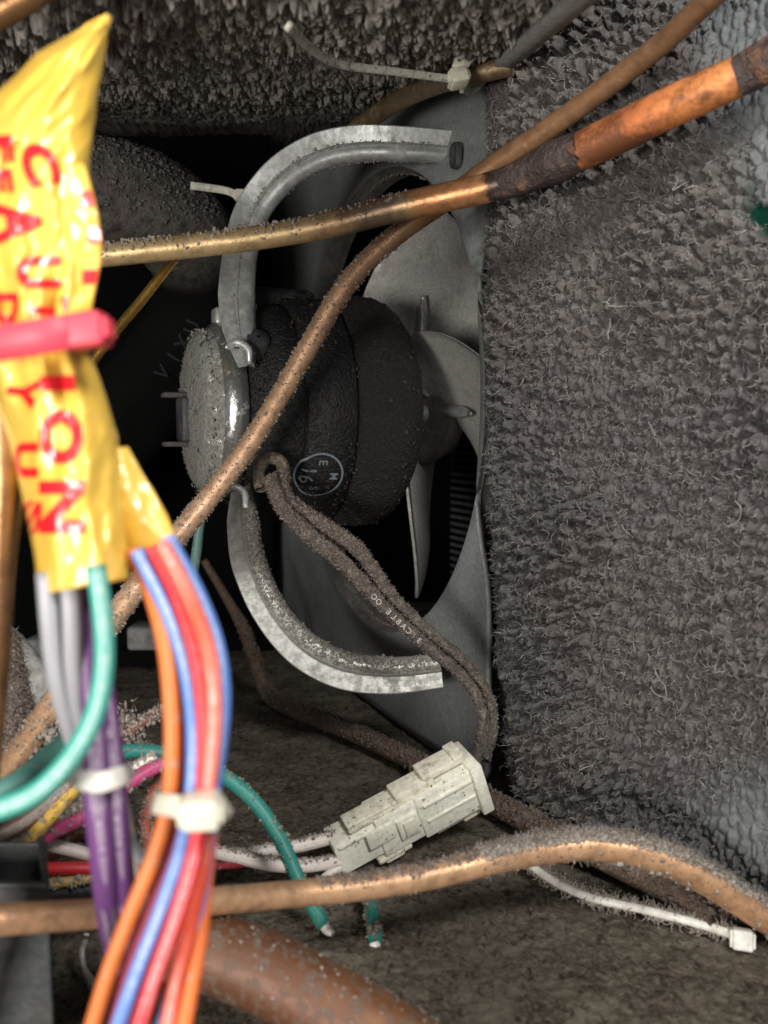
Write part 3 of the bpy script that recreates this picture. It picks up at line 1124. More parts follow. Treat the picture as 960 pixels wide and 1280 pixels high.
mB = copper('dull copper', [(0, (.38, .20, .10)), (.30, (.36, .19, .095)), (.5, (.66, .40, .24)), (.75, (.84, .53, .34)), (1, (.72, .43, .24))], .42, .45, .16, (.38, .28, .20))
pipe('copper_pipe', [(935, -40, 1.86, 31), (888, -2, 1.94, 30), (830, 52, 2.06, 29), (760, 107, 2.20, 28), (690, 158, 2.34, 27), (610, 212, 2.48, 27), (555, 252, 2.55, 26), (500, 290, 2.60, 26), (455, 330, 2.62, 26), (418, 378, 2.63, 26), (388, 430, 2.64, 26), (350, 495, 2.64, 26), (302, 570, 2.62, 26), (255, 630, 2.60, 27), (205, 690, 2.52, 28), (150, 762, 2.40, 30), (100, 832, 2.26, 32), (50, 905, 2.12, 34), (0, 975, 2.0, 35), (-50, 1040, 1.9, 36)], mB,
     'long thin copper pipe running diagonally in front of the motor and end cover', dust=(1700, .05, .0024, MAT['lint_pale'], .008, (.34, .95)))

mC = copper('bright copper', [(0, (.80, .47, .27)), (.5, (.95, .58, .34)), (.75, (.95, .57, .33)), (.92, (.80, .45, .25)), (1, (.40, .27, .2))], .33, .62, .06, (.33, .24, .18))
pC, oC = pipe('copper_pipe', [(-60, 1157, 1.36, 40), (0, 1150, 1.40, 39), (120, 1142, 1.50, 36), (250, 1128, 1.62, 34), (350, 1119, 1.74, 33), (450, 1109, 1.82, 33), (540, 1094, 1.89, 34), (620, 1074, 1.95, 35), (680, 1062, 2.0, 36), (745, 1057, 2.03, 37), (810, 1068, 2.04, 38), (865, 1090, 2.04, 38), (915, 1120, 2.04, 38), (960, 1148, 2.04, 40), (1010, 1176, 2.04, 40)], mC,
     'low bright copper pipe with furry dust along its top, crossing above the floor', dust=(4600, 2.2, .0030, MAT['lint_pale'], .014, (.56, 1.0)))
p, nn = pC.surf(900, 2.2, .36, .60)
v1 = join(lumps(p, .0024), strands(p[:500], nn[:500], .009, .0012))
link('dust', mesh('dust', v1[0] - np.array(oC.location), v1[1]), MAT['lint_brown'], oC, kind='stuff')

mE = copper('blurred copper', [(0, (.42, .22, .10)), (1, (.55, .30, .13))], .34, .8)
pipe('copper_pipe', [(-60, 1330, 1.46, 34), (-44, 1150, 1.36, 34), (-22, 1000, 1.30, 34), (-8, 860, 1.30, 34), (0, 740, 1.28, 33), (4, 620, 1.25, 33), (2, 500, 1.24, 32), (-10, 380, 1.22, 32), (-60, 180, 1.26, 32), (-200, -20, 1.4, 32), (-500, -150, 1.6, 32)], mE, 'upright copper pipe at the left beside the caution tape')
pipe('copper_pipe', [(-400, 190, 1.6, 40), (-200, 105, 1.55, 40), (-60, 40, 1.5, 40), (0, 14, 1.5, 38), (45, -12, 1.5, 38), (110, -60, 1.5, 38), (200, -200, 1.5, 38)], mE, 'short blurred copper pipe cutting the top corner above the tape')
mG = copper('golden capillary', [(0, (.70, .42, .10)), (1, (.48, .27, .08))], .32, .85)
pipe('capillary_tube', [(222, 320, 2.6, 11), (205, 340, 2.65, 12), (175, 378, 2.72, 13), (148, 410, 2.78, 13), (110, 460, 2.85, 13), (70, 520, 2.95, 13), (30, 620, 3.1, 13), (10, 760, 3.3, 13)], mG, 'thin golden tube slanting down behind the pink cable tie', 'copper tube')
mD = dusty('dusty brown tube', (.17, .10, .065), (.145, .115, .095), .38, .62, 30, .6, .3, .5, 70)
# tube lying along the foot of the shroud
fl = [(255, 700, 4.0), (282, 745, 4.0), (306, 790, 3.95)]
pts = [P(*p) for p in fl] + [floor_pt(x, y + 13, .045) for x, y in ((332, 848), (372, 876), (430, 898), (500, 930), (570, 966), (640, 1003), (700, 1034), (760, 1062), (830, 1098), (900, 1135))]
rad = [.018, .022, .028] + [.035] * 10
pF = Path(pts, rad)
V, f, at = pF.tube(16, .06, 14, 5)
oF = link('floor_tube', mesh('floor_tube', V, f, attrs=at), mD, label='dusty brown tube lying on the floor along the foot of the shroud', cat='tube')
p, nn = pF.surf(2500, .9, .1, 1)
v1 = join(lumps(p, .0045), strands(p[:900], nn[:900], .010, .002))
link('dust', mesh('dust', v1[0] - np.array(oF.location), v1[1]), lint('brown tube dust', (.10, .08, .067), (.20, .165, .14), 60), oF, kind='stuff')
pipe('copper_pipe', [(395, 205, 3.3, 22), (458, 152, 3.12, 23), (500, 125, 2.95, 24), (545, 106, 2.72, 24), (590, 93, 2.54, 25), (640, 82, 2.50, 25)], copper('olive brown copper', [(0, (.30, .22, .11)), (1, (.33, .235, .14))], .5, .6, .35, (.20, .175, .14)), 'short brown pipe under the ceiling held by a cable tie')
# big pipe low in front
mH = copper('rusty brown pipe', [(0, (.085, .04, .024)), (.45, (.13, .056, .028)), (.7, (.22, .095, .038)), (1, (.22, .10, .045))], .5, .2, .55, (.125, .095, .075), 3.5, scorch=.66)
pipe('suction_pipe', [(150, 1165, 1.66, 90), (250, 1186, 1.66, 92), (330, 1215, 1.64, 96), (410, 1258, 1.60, 98), (500, 1312, 1.56, 100), (600, 1375, 1.52, 100)], mH, 'wide rusty brown pipe speckled with dust near the floor in front', 'pipe', n=28,
     dust=(420, 1.0, .0017, MAT['lint_pale'], 0))

# ================================================================ HOSES (dark left side)
mHose = M('dusty rubber sleeve', (.012, .012, .013), .9, 0, .15)
kd = mHose.math('MULTIPLY', mHose.ramp(mHose.attr('frac'), [(.33, 1.), (.42, 0.)]), mHose.ramp(mHose.noise(26, 5, .65), [(.34, .35), (.56, 1.)]))
mHose.set('Base Color', mHose.mix(kd, (.006, .006, .006), (.17, .155, .14)))
mHose.bump(mHose.noise(60, 5, .7), .7, .02)
hpts = [(-40, 262, 3.1, 135), (40, 246, 3.15, 132), (110, 240, 3.25, 130), (180, 256, 3.4, 126), (235, 300, 3.6, 120), (252, 365, 3.8, 118), (225, 435, 3.9, 118), (175, 500, 3.9, 118), (110, 575, 3.85, 118), (40, 660, 3.8, 118)]
pH, oH = pipe('rubber_hose', hpts, mHose.m, 'thick black rubber hose bending down behind the tape, its top crusted with dust', 'hose', n=40, lump=.05, lumpf=7,
              dust=(4200, .9, .0040, MAT['lint_grey'], .012, (0, .34)))
parts = []
for ch, (x, y) in zip('UXIV', ((196, 372), (184, 390), (170, 408), (156, 426))):
    g, gf = glyph(ch)
    # nearest place on the hose
    q = np.array([pix(c) for c in pH.C])
    i = int(np.argmin((q[:, 0] - x) ** 2 + (q[:, 1] - y) ** 2))
    side_ = 0.0
    C, T, N, B, R = pH.C[i], pH.T[i], pH.N[i], pH.B[i], pH.R[i]
    sz = .058
    ang = g[:, 1] * sz / R
    V = C + T * (g[:, 0] * sz)[:, None] + (R * 1.045 + .004) * (np.cos(ang)[:, None] * B + np.sin(ang)[:, None] * -N)
    parts.append((V, [gf]))
for V, f in parts:
    link('letter', mesh('letter', V - np.array(oH.location), f), MAT['print_dim'], oH)
pipe('grey_hose', [(-20, 778, 3.0, 36), (15, 808, 3.0, 36), (45, 845, 2.95, 36), (66, 882, 2.9, 36), (90, 930, 2.85, 36)], MAT['grey_hose'], 'grey dusty hose sloping down beside the blurred copper pipe', 'hose')
pipe('insulated_hose', [(-20, 800, 2.3, 74), (-8, 870, 2.25, 80), (-2, 930, 2.2, 82), (-10, 1010, 2.15, 84)], MAT['lint_brown'], 'hose wrapped in thick brown lint at the left edge', 'hose', n=30, lump=.12, lumpf=9,
     dust=(6000, .1, .0032, MAT['lint_brown'], .018))

# pale blocks at the foot of the rear partition
for x0, x1, y0, y1, lb in ((158, 206, 784, 814, 'pale block at the foot of the rear wall beside the red and blue wires'), (28, 58, 800, 824, 'small dusty block at the foot of the rear wall behind the grey hose')):
    a0, a1 = P(x0, y1, 4.5), P(x1, y0, 4.5)
    V, f = bevel_box((a0[0], a0[1], a0[2]), (a1[0], a0[1] + .2, a1[2]), .02)
    blk = link('support_block', mesh('support_block', V, f), MAT['pale_block'], label=lb, cat='block', group='blocks at the foot of the rear wall')
    V, f = bevel_box((a0[0] - .06, a0[1] + .02, FLOOR_Z), (a1[0] + .06, a0[1] + .3, a0[2] - .003), .01)
    link('rail', mesh('rail', V - np.array(blk.location), f, False), MAT['black'], blk)

# ================================================================ CABLE TIES
def strap(pts, width, thick, mt, name='strap'):
    pth = Path(pts, [1] * len(pts), .012)
    w, t = width / 2, thick / 2
    sec = [(w, t * .4), (w * .9, t), (-w * .9, t), (-w, t * .4), (-w, -t * .4), (-w * .9, -t), (w * .9, -t), (w, -t * .4)]
    V = np.array([[c + n_ * a_ + b_ * bb for a_, bb in sec] for c, n_, b_ in zip(pth.C, pth.N, pth.B)]).reshape(-1, 3)
    k, m_ = len(sec), len(pth.C)
    caps = [np.arange(k)[None, ::-1], ((m_ - 1) * k + np.arange(k))[None]]
    return pth, V, [grid_faces(k, m_, True)] + [np.vstack(caps)]


def tie_head(c, x, y, size, mt, parent, R=None):
    """little locking head: block with a lip and the strap slot"""
    x = nrm(np.array(x)); y = nrm(np.array(y) - np.dot(y, x) * x); z = np.cross(x, y)
    parts = []
    for lo, hi, b in (((-.5, -.5, -.42), (.5, .5, .42), .12), ((-.62, -.42, -.30), (-.45, .42, .30), .05), ((.45, -.36, -.25), (.62, .36, .25), .05)):
        parts.append(bevel_box(np.array(lo) * size, np.array(hi) * size, b * size, 3))
    V, f = join(*parts)
    V = c + V[:, :1] * x + V[:, 1:2] * y + V[:, 2:] * z
    return link('head', mesh('head', V - np.array(parent.location), f), mt, parent)


# upper tie with long tail
tp = [P(360, 32, 1.80), P(388, 60, 1.98), P(420, 79, 2.12), P(490, 89, 2.28), P(560, 98, 2.42), P(584, 100, 2.46)]
pth, V, f = strap(tp, .020, .010, MAT['tie_old'])
t1 = link('cable_tie', mesh('cable_tie', V, f), MAT['tie_old'], label='dusty cable tie with bent tail hanging below the ceiling', cat='cable tie')
l = pth.L[-1] * rng.random(600)
C, T, N, B, R = pth.at(l)
v1 = join(lumps((C - N * (.009 * (2 * rng.random(600) - 1))[:, None] + B * .003)[:70], .0022), strands(C[:200] - N[:200] * .009, nrm(-N[:200]), .014, .0016))
link('dust', mesh('dust', v1[0] - np.array(t1.location), v1[1]), MAT['lint_grey'], t1, kind='stuff')
lp = [P(574, 106, 2.46), P(575, 84, 2.43), P(588, 66, 2.45), P(604, 68, 2.53), P(606, 88, 2.64), P(592, 106, 2.66), P(578, 106, 2.56)]
_, V, f = strap(lp, .045, .012, None)
link('loop', mesh('loop', V - np.array(t1.location), f), MAT['tie_cream'], t1)
tie_head(P(573, 98, 2.43), (1, .2, .25), (0, -1, .2), .05, MAT['tie_cream'], t1)

# lower tie lying on the floor
tp = [floor_pt(658, 1078, .05), floor_pt(690, 1100, .035), floor_pt(735, 1121, .03), floor_pt(800, 1136, .03), floor_pt(870, 1154, .03), floor_pt(922, 1170, .03)]
pth, V, f = strap(tp, .019, .012, None)
t2 = link('cable_tie', mesh('cable_tie', V, f), MAT['tie_white'], label='white cable tie fringed with dust lying on the floor', cat='cable tie')
l = pth.L[-1] * rng.random(900)
C, T, N, B, R = pth.at(l)
sg = np.where(rng.random(900) < .65, 1., -1.)[:, None]
e = C + N * sg * .009
v1 = join(lumps(e, .0026), strands(e[:500], nrm(N[:500] * sg[:500]), .02, .0024, 3, .6, .5))
link('dust', mesh('dust', v1[0] - np.array(t2.location), v1[1]), MAT['lint_pale'], t2, kind='stuff')
tie_head(floor_pt(928, 1174, .032), (.95, -.3, 0), (0, .3, 1), .045, MAT['tie_white'], t2)

# small old tie tail on the hose
tp = [P(238, 232, 3.25), P(262, 235, 3.28), P(285, 239, 3.3), P(300, 246, 3.3)]
_, V, f = strap(tp, .028, .012, None)
t3 = link('cable_tie', mesh('cable_tie', V, f), MAT['tie_old'], label='short dusty tie end between the hose and the bracket', cat='cable tie')
tie_head(P(303, 245, 3.3), (1, 0, 0), (0, -1, 0), .05, MAT['tie_old'], t3)

# ================================================================ MOTOR CORD AND CONNECTOR
cpts = [(338, 596, 2.74, 15), (350, 630, 2.70, 16), (385, 668, 2.68, 17), (432, 707, 2.66, 16), (478, 757, 2.66, 15), (530, 806, 2.66, 14), (574, 842, 2.66, 13), (599, 878, 2.66, 13), (604, 915, 2.66, 14), (592, 955, 2.62, 16)]
cpt2 = [(352, 590, 2.78, 15), (358, 622, 2.74, 16), (402, 655, 2.72, 17), (445, 685, 2.70, 16), (487, 742, 2.69, 15), (540, 793, 2.69, 14), (584, 831, 2.69, 13), (611, 872, 2.69, 13), (615, 912, 2.69, 14), (604, 950, 2.64, 16)]
mCord = dusty('dust coated grey cord', (.085, .072, .062), (.20, .17, .145), .36, .58, 45, .8, 0, .8, 90, dist=.012)
cord = empty('power_cord', P(592, 955, 2.62), 'flat two-core cord furred with brown dust from motor to white connector', 'cord')
for pp_, nm in ((cpts, 1), (cpt2, 2)):
    pth = px_path(pp_)
    V, f, at = pth.tube(14, .05, 20, nm)
    child('conductor', V, f, mCord, cord, attrs=at)
    if nm == 1:
        pcord = pth
    p, nn = pth.surf(1700, .25, 0, .46)
    p3, n3 = pth.surf(1300, .1, .46, 1)
    v1 = join(lumps(p, .0028), strands(p[:1500], nn[:1500], .010, .0017), lumps(p3, .0019), strands(p3[:700], n3[:700], .007, .0014))
    child('dust', v1[0], v1[1], lint('cord dust %d' % nm, (.125, .10, .085), (.28, .235, .20), 60), cord, kind='stuff')
# print on the cord
parts = []
q = np.array([pix(c) for c in pcord.C])
i0 = int(np.argmin((q[:, 0] - 471) ** 2 + (q[:, 1] - 742) ** 2))
l0 = pcord.L[i0]
for k, ch in enumerate('OO ELBAC 3'):
    if ch == ' ':
        continue
    C, T, N, B, R = pcord.at(np.array([l0 + k * .021]))
    C, T, N, B, R = C[0], T[0], N[0], B[0], R[0]
    g, gf = glyph(ch)
    sz = .017
    V = C + T * (-g[:, 0] * sz)[:, None] + N * (g[:, 1] * sz)[:, None] + B * (R * 1.04 + .0035)
    parts.append((V, [gf]))
for V, f in parts:
    child('letter', V, f, MAT['print'], cord)
# cord outlet on the motor
pth = px_path([(327, 612, 2.78, 18), (324, 588, 2.80, 16), (335, 573, 2.80, 16), (350, 576, 2.80, 16), (357, 600, 2.82, 16)])
V, f, at = pth.tube(12, .1, 20)
child('grommet', V, f, dusty('dusty brown grommet', (.09, .075, .05), (.22, .185, .14), .4, .6, 40, .7, 0, .6, 80), motor)

# white connector: local x along the plug, y to the camera, z up
c0, c1 = P(416, 1064, 2.40), P(592, 968, 2.52)
X_ = nrm(c1 - c0)
tilt = math.radians(12)
z_ = nrm(UP * math.cos(tilt) + nrm(-c0) * math.sin(tilt) - X_ * np.dot(UP * math.cos(tilt) + nrm(-c0) * math.sin(tilt), X_))
Y_ = np.cross(z_, X_)
if np.dot(Y_, -c0) < 0:
    Y_ = -Y_
cm = (c0 + c1) / 2
conn = empty('wire_connector', cm - z_ * .1, 'dirty white nylon plug connector lying on the floor', 'connector')


def cbox(name, boxes, mt, bev=.006):
    sc_ = np.array([1, .66, .64])
    V, f = join(*[bevel_box(np.array(lo) * sc_, np.array(hi) * sc_, bev * .8, 2) for lo, hi in boxes])
    V = cm + V[:, :1] * X_ + V[:, 1:2] * Y_ + V[:, 2:] * z_
    return child(name, V, f, mt, conn, True)


def smooth_angle(o, ang=40):
    md = o.modifiers.new('edges', 'EDGE_SPLIT')
    md.split_angle = math.radians(ang)


L2 = np.linalg.norm(c1 - c0) / 2
cs = []
cs.append(cbox('plug_housing', [((-L2, -.07, -.085), (-.075, .07, .075))], MAT['nylon'], .008))
cs.append(cbox('plug_collar', [((-.10, -.082, -.098), (.025, .082, .092))], MAT['nylon'], .006))
cs.append(cbox('front_panel', [((-.135, .060, -.015), (-.055, .094, .062))], MAT['nylon'], .004))
cs.append(cbox('front_panel', [((-.045, .070, -.05), (.018, .097, .052))], MAT['nylon'], .004))
cs.append(cbox('front_panel', [((-.030, .085, -.035), (.006, .105, .035))], MAT['nylon_dirty'], .004))
cs.append(cbox('receptacle_housing', [((.022, -.092, -.108), (L2 - .02, .092, .102))], MAT['nylon'], .008))
cs.append(cbox('receptacle_flange', [((L2 - .028, -.110, -.135), (L2 + .008, .110, .118))], MAT['nylon'], .006))
cs.append(cbox('side_ridge', [((.04, .085, .052), (L2 - .03, .104, .066))], MAT['nylon'], .003))
cs.append(cbox('side_ridge', [((.04, .085, -.030), (L2 - .03, .100, -.018))], MAT['nylon'], .003))
cs.append(cbox('side_ridge', [((-L2 + .012, .062, .050), (-.12, .080, .064))], MAT['nylon'], .003))
cs.append(cbox('latch', [((-.17, -.045, .080), (.03, .045, .112)), ((-.02, -.05, .100), (.10, .05, .135)), ((.07, -.055, .125), (.20, .05, .160)), ((.17, -.06, .150), (.205, .055, .172))], MAT['nylon_dirty'], .005))
cs.append(cbox('latch_rail', [((-.17, .050, .088), (.12, .066, .108))], MAT['nylon_dirty'], .003))
cs.append(cbox('lower_clip', [((-.125, -.03, -.128), (-.02, .075, -.10)), ((-.105, .02, -.145), (-.045, .07, -.122))], MAT['nylon_dirty'], .008))
cs.append(cbox('lower_clip', [((.06, -.03, -.145), (.165, .06, -.118)), ((.145, -.03, -.160), (.20, .06, -.128))], MAT['nylon_dirty'], .006))
for o in cs:
    smooth_angle(o)
n = 150
pp = np.stack([(-1 + 2 * rng.random(n)) * L2, -.06 + .15 * rng.random(n), .10 + .02 * rng.random(n)], 1)
pp[:60, 1] = .097
pp[:60, 2] = -.1 + .2 * rng.random(60)
pp = pp * np.array([1, .66, .64])
pp = cm + pp[:, :1] * X_ + pp[:, 1:2] * Y_ + pp[:, 2:] * z_
v1 = lumps(pp, .0014)
child('dirt', v1[0], v1[1], lint('brown grit', (.10, .075, .05), (.28, .22, .16), 60), conn, kind='stuff')

# ================================================================ WIRES
def wire(pts, mt, label, name='wire', group=None, dust=None, wob=.006, n=14):
    return pipe(name, pts, mt, label, 'wire', group, n=n, dust=dust, wob=wob, seed=len(COL.objects))


GR = 'wires in the red and blue bundle'
z0 = 1.12
wcol = {'orange': (.80, .17, .035), 'redorange': (.78, .095, .045), 'red': (.74, .028, .040), 'blue': (.115, .235, .62), 'brownorange': (.66, .17, .035), 'crimson': (.42, .035, .085), 'yellow': (.82, .52, .05), 'coral': (.72, .17, .105), 'paleblue': (.17, .33, .62)}
wm = {k: wire_mat(k + ' insulation', v, W if k in ('blue', 'red', 'redorange') else None, seed=i, dust=.03) for i, (k, v) in enumerate(wcol.items())}
bundle = [
    ('brownorange', 'brown-orange wire at the inner edge of the hanging bundle', [(165, 690, 1.20), (186, 735, 1.18), (205, 800, 1.15), (213, 870, 1.13), (214, 940, 1.12), (209, 1005, 1.12), (194, 1065, 1.12), (163, 1145, 1.11), (137, 1215, 1.10), (112, 1300, 1.09)], 21),
    ('crimson', 'crimson wire tucked between the orange and blue ones', [(178, 690, 1.21), (204, 745, 1.19), (224, 810, 1.165), (233, 880, 1.145), (233, 950, 1.14), (226, 1010, 1.14), (212, 1070, 1.14), (182, 1150, 1.13), (156, 1220, 1.12), (135, 1300, 1.11)], 19),
    ('blue', 'printed blue wire in the middle of the hanging bundle', [(172, 690, 1.18), (200, 745, 1.16), (226, 815, 1.135), (239, 885, 1.115), (242, 950, 1.10), (238, 1008, 1.10), (226, 1068, 1.10), (198, 1150, 1.09), (168, 1225, 1.08), (138, 1305, 1.07)], 20),
    ('red', 'printed red wire crossing under the cream tie', [(192, 685, 1.17), (222, 745, 1.15), (246, 815, 1.12), (256, 890, 1.10), (256, 955, 1.09), (252, 1012, 1.09), (243, 1070, 1.09), (218, 1155, 1.08), (190, 1232, 1.07), (166, 1305, 1.06)], 21),
    ('redorange', 'orange-red wire at the outer front of the bundle', [(203, 680, 1.16), (233, 740, 1.14), (259, 815, 1.11), (267, 885, 1.095), (265, 950, 1.085), (258, 1012, 1.095), (255, 1070, 1.12), (240, 1140, 1.12), (218, 1225, 1.10), (205, 1305, 1.08)], 21),
    ('blue', 'blue wire forming the outer right edge of the bundle', [(212, 672, 1.19), (245, 735, 1.17), (270, 805, 1.15), (279, 870, 1.13), (276, 930, 1.12), (266, 1000, 1.13), (258, 1070, 1.15), (245, 1150, 1.14), (228, 1230, 1.12), (214, 1305, 1.10)], 19),
    ('orange', 'light orange wire on the right side below the cream tie', [(262, 960, 1.17), (264, 1020, 1.17), (258, 1090, 1.16), (252, 1160, 1.14), (240, 1230, 1.11), (226, 1305, 1.08)], 22),
    ('yellow', 'yellow wire peeping out below the cream tie', [(258, 1000, 1.19), (258, 1060, 1.19), (248, 1140, 1.16), (233, 1220, 1.13), (216, 1305, 1.10)], 16),
]
bundle += [
    ('coral', 'coral wire beside the printed red one in the bundle', [(196, 685, 1.205), (226, 742, 1.185), (250, 812, 1.155), (249, 885, 1.135), (248, 955, 1.125), (246, 1012, 1.125), (236, 1070, 1.125), (206, 1150, 1.115), (178, 1230, 1.105), (152, 1305, 1.09)], 20),
    ('paleblue', 'paler blue wire on the right below the cream tie', [(270, 940, 1.165), (266, 1010, 1.165), (257, 1075, 1.17), (240, 1150, 1.165), (218, 1225, 1.15), (196, 1305, 1.13)], 18),
]
for col, lb, pts, w_ in bundle:
    wire([(x, y, d, w_) for x, y, d in pts], wm[col], lb, group=GR)

GP = 'wires leaving the tape on the left'
mGy = wire_mat('grey insulation', (.34, .34, .365), seed=11)
mPu = wire_mat('purple insulation', (.135, .045, .175), W, seed=12)
mTe = wire_mat('teal insulation', (.045, .36, .29), W, seed=13)
mTd = wire_mat('dusty teal insulation', (.030, .27, .225), None, seed=14, dust=.05)
wire([(58, 715, 1.18, 27), (63, 770, 1.18, 27), (72, 840, 1.2, 26), (88, 905, 1.24, 25), (108, 975, 1.3, 24), (135, 1040, 1.38, 22), (165, 1090, 1.45, 21)], mGy, 'grey wire at the far left of the left bundle', group=GP)
wire([(84, 715, 1.17, 25), (89, 770, 1.17, 25), (94, 840, 1.19, 24), (106, 910, 1.24, 23), (126, 985, 1.30, 22), (152, 1040, 1.38, 21), (185, 1085, 1.45, 20)], mGy, 'grey wire lying next to the dark purple one', group=GP)
wire([(102, 712, 1.2, 22), (107, 780, 1.2, 23), (114, 860, 1.2, 27), (119, 930, 1.2, 31), (122, 1000, 1.2, 34), (130, 1080, 1.22, 33), (137, 1140, 1.26, 31), (142, 1175, 1.40, 28), (150, 1205, 1.6, 26)], mPu, 'purple wire on the inner side of the white tie', group=GP)
wire([(112, 712, 1.22, 22), (120, 780, 1.22, 24), (132, 860, 1.22, 26), (140, 930, 1.22, 29), (144, 1000, 1.22, 31), (152, 1080, 1.24, 31), (160, 1140, 1.28, 30), (164, 1172, 1.42, 27), (170, 1205, 1.62, 25)], mPu, 'glossy purple wire on the outer side of the white tie', group=GP)
mBe = wire_mat('beige insulation', (.43, .36, .29), seed=15, dust=.2)
wire([(138, 930, 1.40, 16), (152, 1000, 1.42, 17), (164, 1060, 1.42, 18), (174, 1130, 1.42, 18), (180, 1200, 1.42, 18)], mBe, 'beige wire just right of the purple wires', group=GP)
wire([(120, 706, 1.12, 25), (127, 760, 1.12, 26), (129, 830, 1.12, 26), (116, 895, 1.12, 27), (85, 950, 1.12, 28), (45, 990, 1.12, 29), (0, 1010, 1.12, 30), (-50, 1020, 1.12, 30)], mTe, 'bright teal wire curving from the tape to the left edge', group=GP)
wire([(110, 905, 1.5, 28), (70, 940, 1.45, 28), (25, 978, 1.4, 29), (-40, 1010, 1.35, 30)], wire_mat('blurred teal', (.10, .30, .26), seed=16, dust=.12), 'dull dusty teal wire behind the bright teal one')
_, o = wire([(132, 944, 2.1, 19), (170, 940, 2.12, 19), (215, 944, 2.14, 19), (272, 966, 2.16, 19), (318, 1003, 2.16, 19), (350, 1050, 2.14, 19), (374, 1102, 2.11, 19), (394, 1138, 2.08, 19), (406, 1158, 2.06, 19)], mTd, 'teal wire arching over the white wires down to the floor', dust=(220, .6, .0024, MAT['lint_pale'], .006))
pt = px_path([(404, 1155, 2.062, 12), (411, 1164, 2.055, 13), (416, 1167, 2.05, 8)])
V, f, at = pt.tube(10, .2, 40)
link('bare_end', mesh('bare_end', V - np.array(o.location), f, attrs=at), MAT['bare_tip'], o)
_, o = wire([(446, 1108, 2.45, 18), (456, 1113, 2.30, 18), (462, 1126, 2.18, 18), (466, 1155, 2.1, 18), (469, 1180, 2.06, 18)], mTd, 'short teal wire end below the white connector', dust=(160, 1.0, .004, MAT['lint_brown'], .008))
pt = px_path([(468, 1177, 2.062, 13), (470, 1186, 2.055, 14), (472, 1189, 2.05, 8)])
V, f, at = pt.tube(10, .2, 40)
link('bare_end', mesh('bare_end', V - np.array(o.location), f, attrs=at), MAT['bare_tip'], o)
wire([(256, 630, 3.0, 11), (250, 660, 3.0, 12), (246, 690, 3.0, 13), (240, 725, 2.98, 13), (232, 760, 2.95, 13)], wire_mat('pale teal', (.10, .23, .21), seed=17, dust=.3), 'thin dusty teal wire hanging below the end cover')

mWh = wire_mat('white insulation', (.74, .67, .62), seed=18, dust=.06)
wire([(225, 1050, 2.15, 16), (262, 1063, 2.2, 17), (305, 1073, 2.25, 17), (350, 1081, 2.3, 17), (390, 1081, 2.34, 17), (425, 1076, 2.38, 16)], mWh, 'white wire with dust entering the connector from below the teal wire', dust=(200, 2.0, .0026, MAT['lint_pale'], .008))
wire([(285, 1068, 2.3, 14), (330, 1064, 2.34, 16), (375, 1057, 2.38, 17), (420, 1046, 2.4, 16)], mWh, 'white wire entering the upper corner of the connector', dust=(130, 2.0, .0025, MAT['lint_pale'], .008))
wire([(385, 1118, 2.3, 13), (405, 1100, 2.34, 14), (424, 1084, 2.38, 14)], mWh, 'short white wire running down from the connector')
wire([(235, 1078, 2.15, 8), (275, 1083, 2.2, 9), (320, 1079, 2.28, 9)], wire_mat('dark red insulation', (.26, .02, .035), seed=19, dust=.2), 'thin dark red wire beneath the white wires')

# tangle at the lower left
mBn = wire_mat('brown printed insulation', (.15, .085, .06), W, seed=20)
wire([(-30, 1058, 1.75, 22), (10, 1040, 1.78, 22), (50, 1014, 1.82, 22), (85, 982, 1.86, 22), (120, 948, 1.9, 22), (150, 915, 1.95, 20)], mBn, 'brown wire with white print under the teal curve')
wire([(15, 1085, 1.78, 19), (40, 1047, 1.8, 19), (70, 1010, 1.83, 19), (96, 980, 1.87, 19), (118, 950, 1.92, 18)], wire_mat('yellow insulation dusty', (.70, .43, .06), seed=21, dust=.2), 'yellow wire crossing the tangle at the lower left', dust=(160, .5, .0025, MAT['lint_pale'], .006))
wire([(30, 1075, 1.86, 19), (58, 1046, 1.88, 19), (105, 1022, 1.9, 19), (150, 988, 1.94, 19), (185, 964, 1.98, 18), (215, 950, 2.0, 16)], wire_mat('magenta insulation', (.50, .055, .19), seed=22, dust=.2), 'magenta wire below the white one in the tangle', dust=(240, .5, .0025, MAT['lint_pale'], .006))
wire([(60, 1030, 1.95, 16), (95, 1010, 1.96, 16), (130, 982, 1.98, 15), (165, 962, 2.0, 15), (195, 945, 2.02, 14)], mWh, 'white wire above the magenta one in the tangle', dust=(240, .8, .0025, MAT['lint_pale'], .01))
wire([(45, 1054, 1.95, 17), (85, 1062, 1.96, 17), (120, 1070, 1.98, 16), (170, 1078, 2.0, 15)], mWh, 'white wire leaving the dark steel box sideways')
wire([(40, 1086, 1.92, 15), (80, 1085, 1.93, 16), (120, 1084, 1.95, 16), (180, 1082, 1.98, 14)], wire_mat('bright red insulation', (.62, .025, .035), seed=23), 'bright red wire leaving the dark steel box')
wire([(40, 1104, 1.92, 12), (80, 1101, 1.93, 12), (125, 1096, 1.95, 11), (175, 1094, 1.97, 10)], wire_mat('mustard insulation', (.55, .36, .10), seed=24, dust=.3), 'mustard wire just under the bright red one', dust=(120, .0, .004, MAT['lint_pale'], 0))
wire([(40, 1120, 1.94, 26), (85, 1116, 1.95, 26), (135, 1110, 1.97, 25), (190, 1105, 2.0, 24)], MAT['black_plastic'], 'thick black cable under the mustard wire')
wire([(228, 940, 2.1, 15), (205, 968, 2.08, 17), (190, 1000, 2.06, 17), (182, 1035, 2.04, 16), (192, 1075, 2.02, 15)], wire_mat('coral insulation', (.50, .10, .055), seed=25, dust=.35), 'dusty coral wire hanging behind the orange bundle', dust=(300, .3, .0025, MAT['lint_pale'], .006))
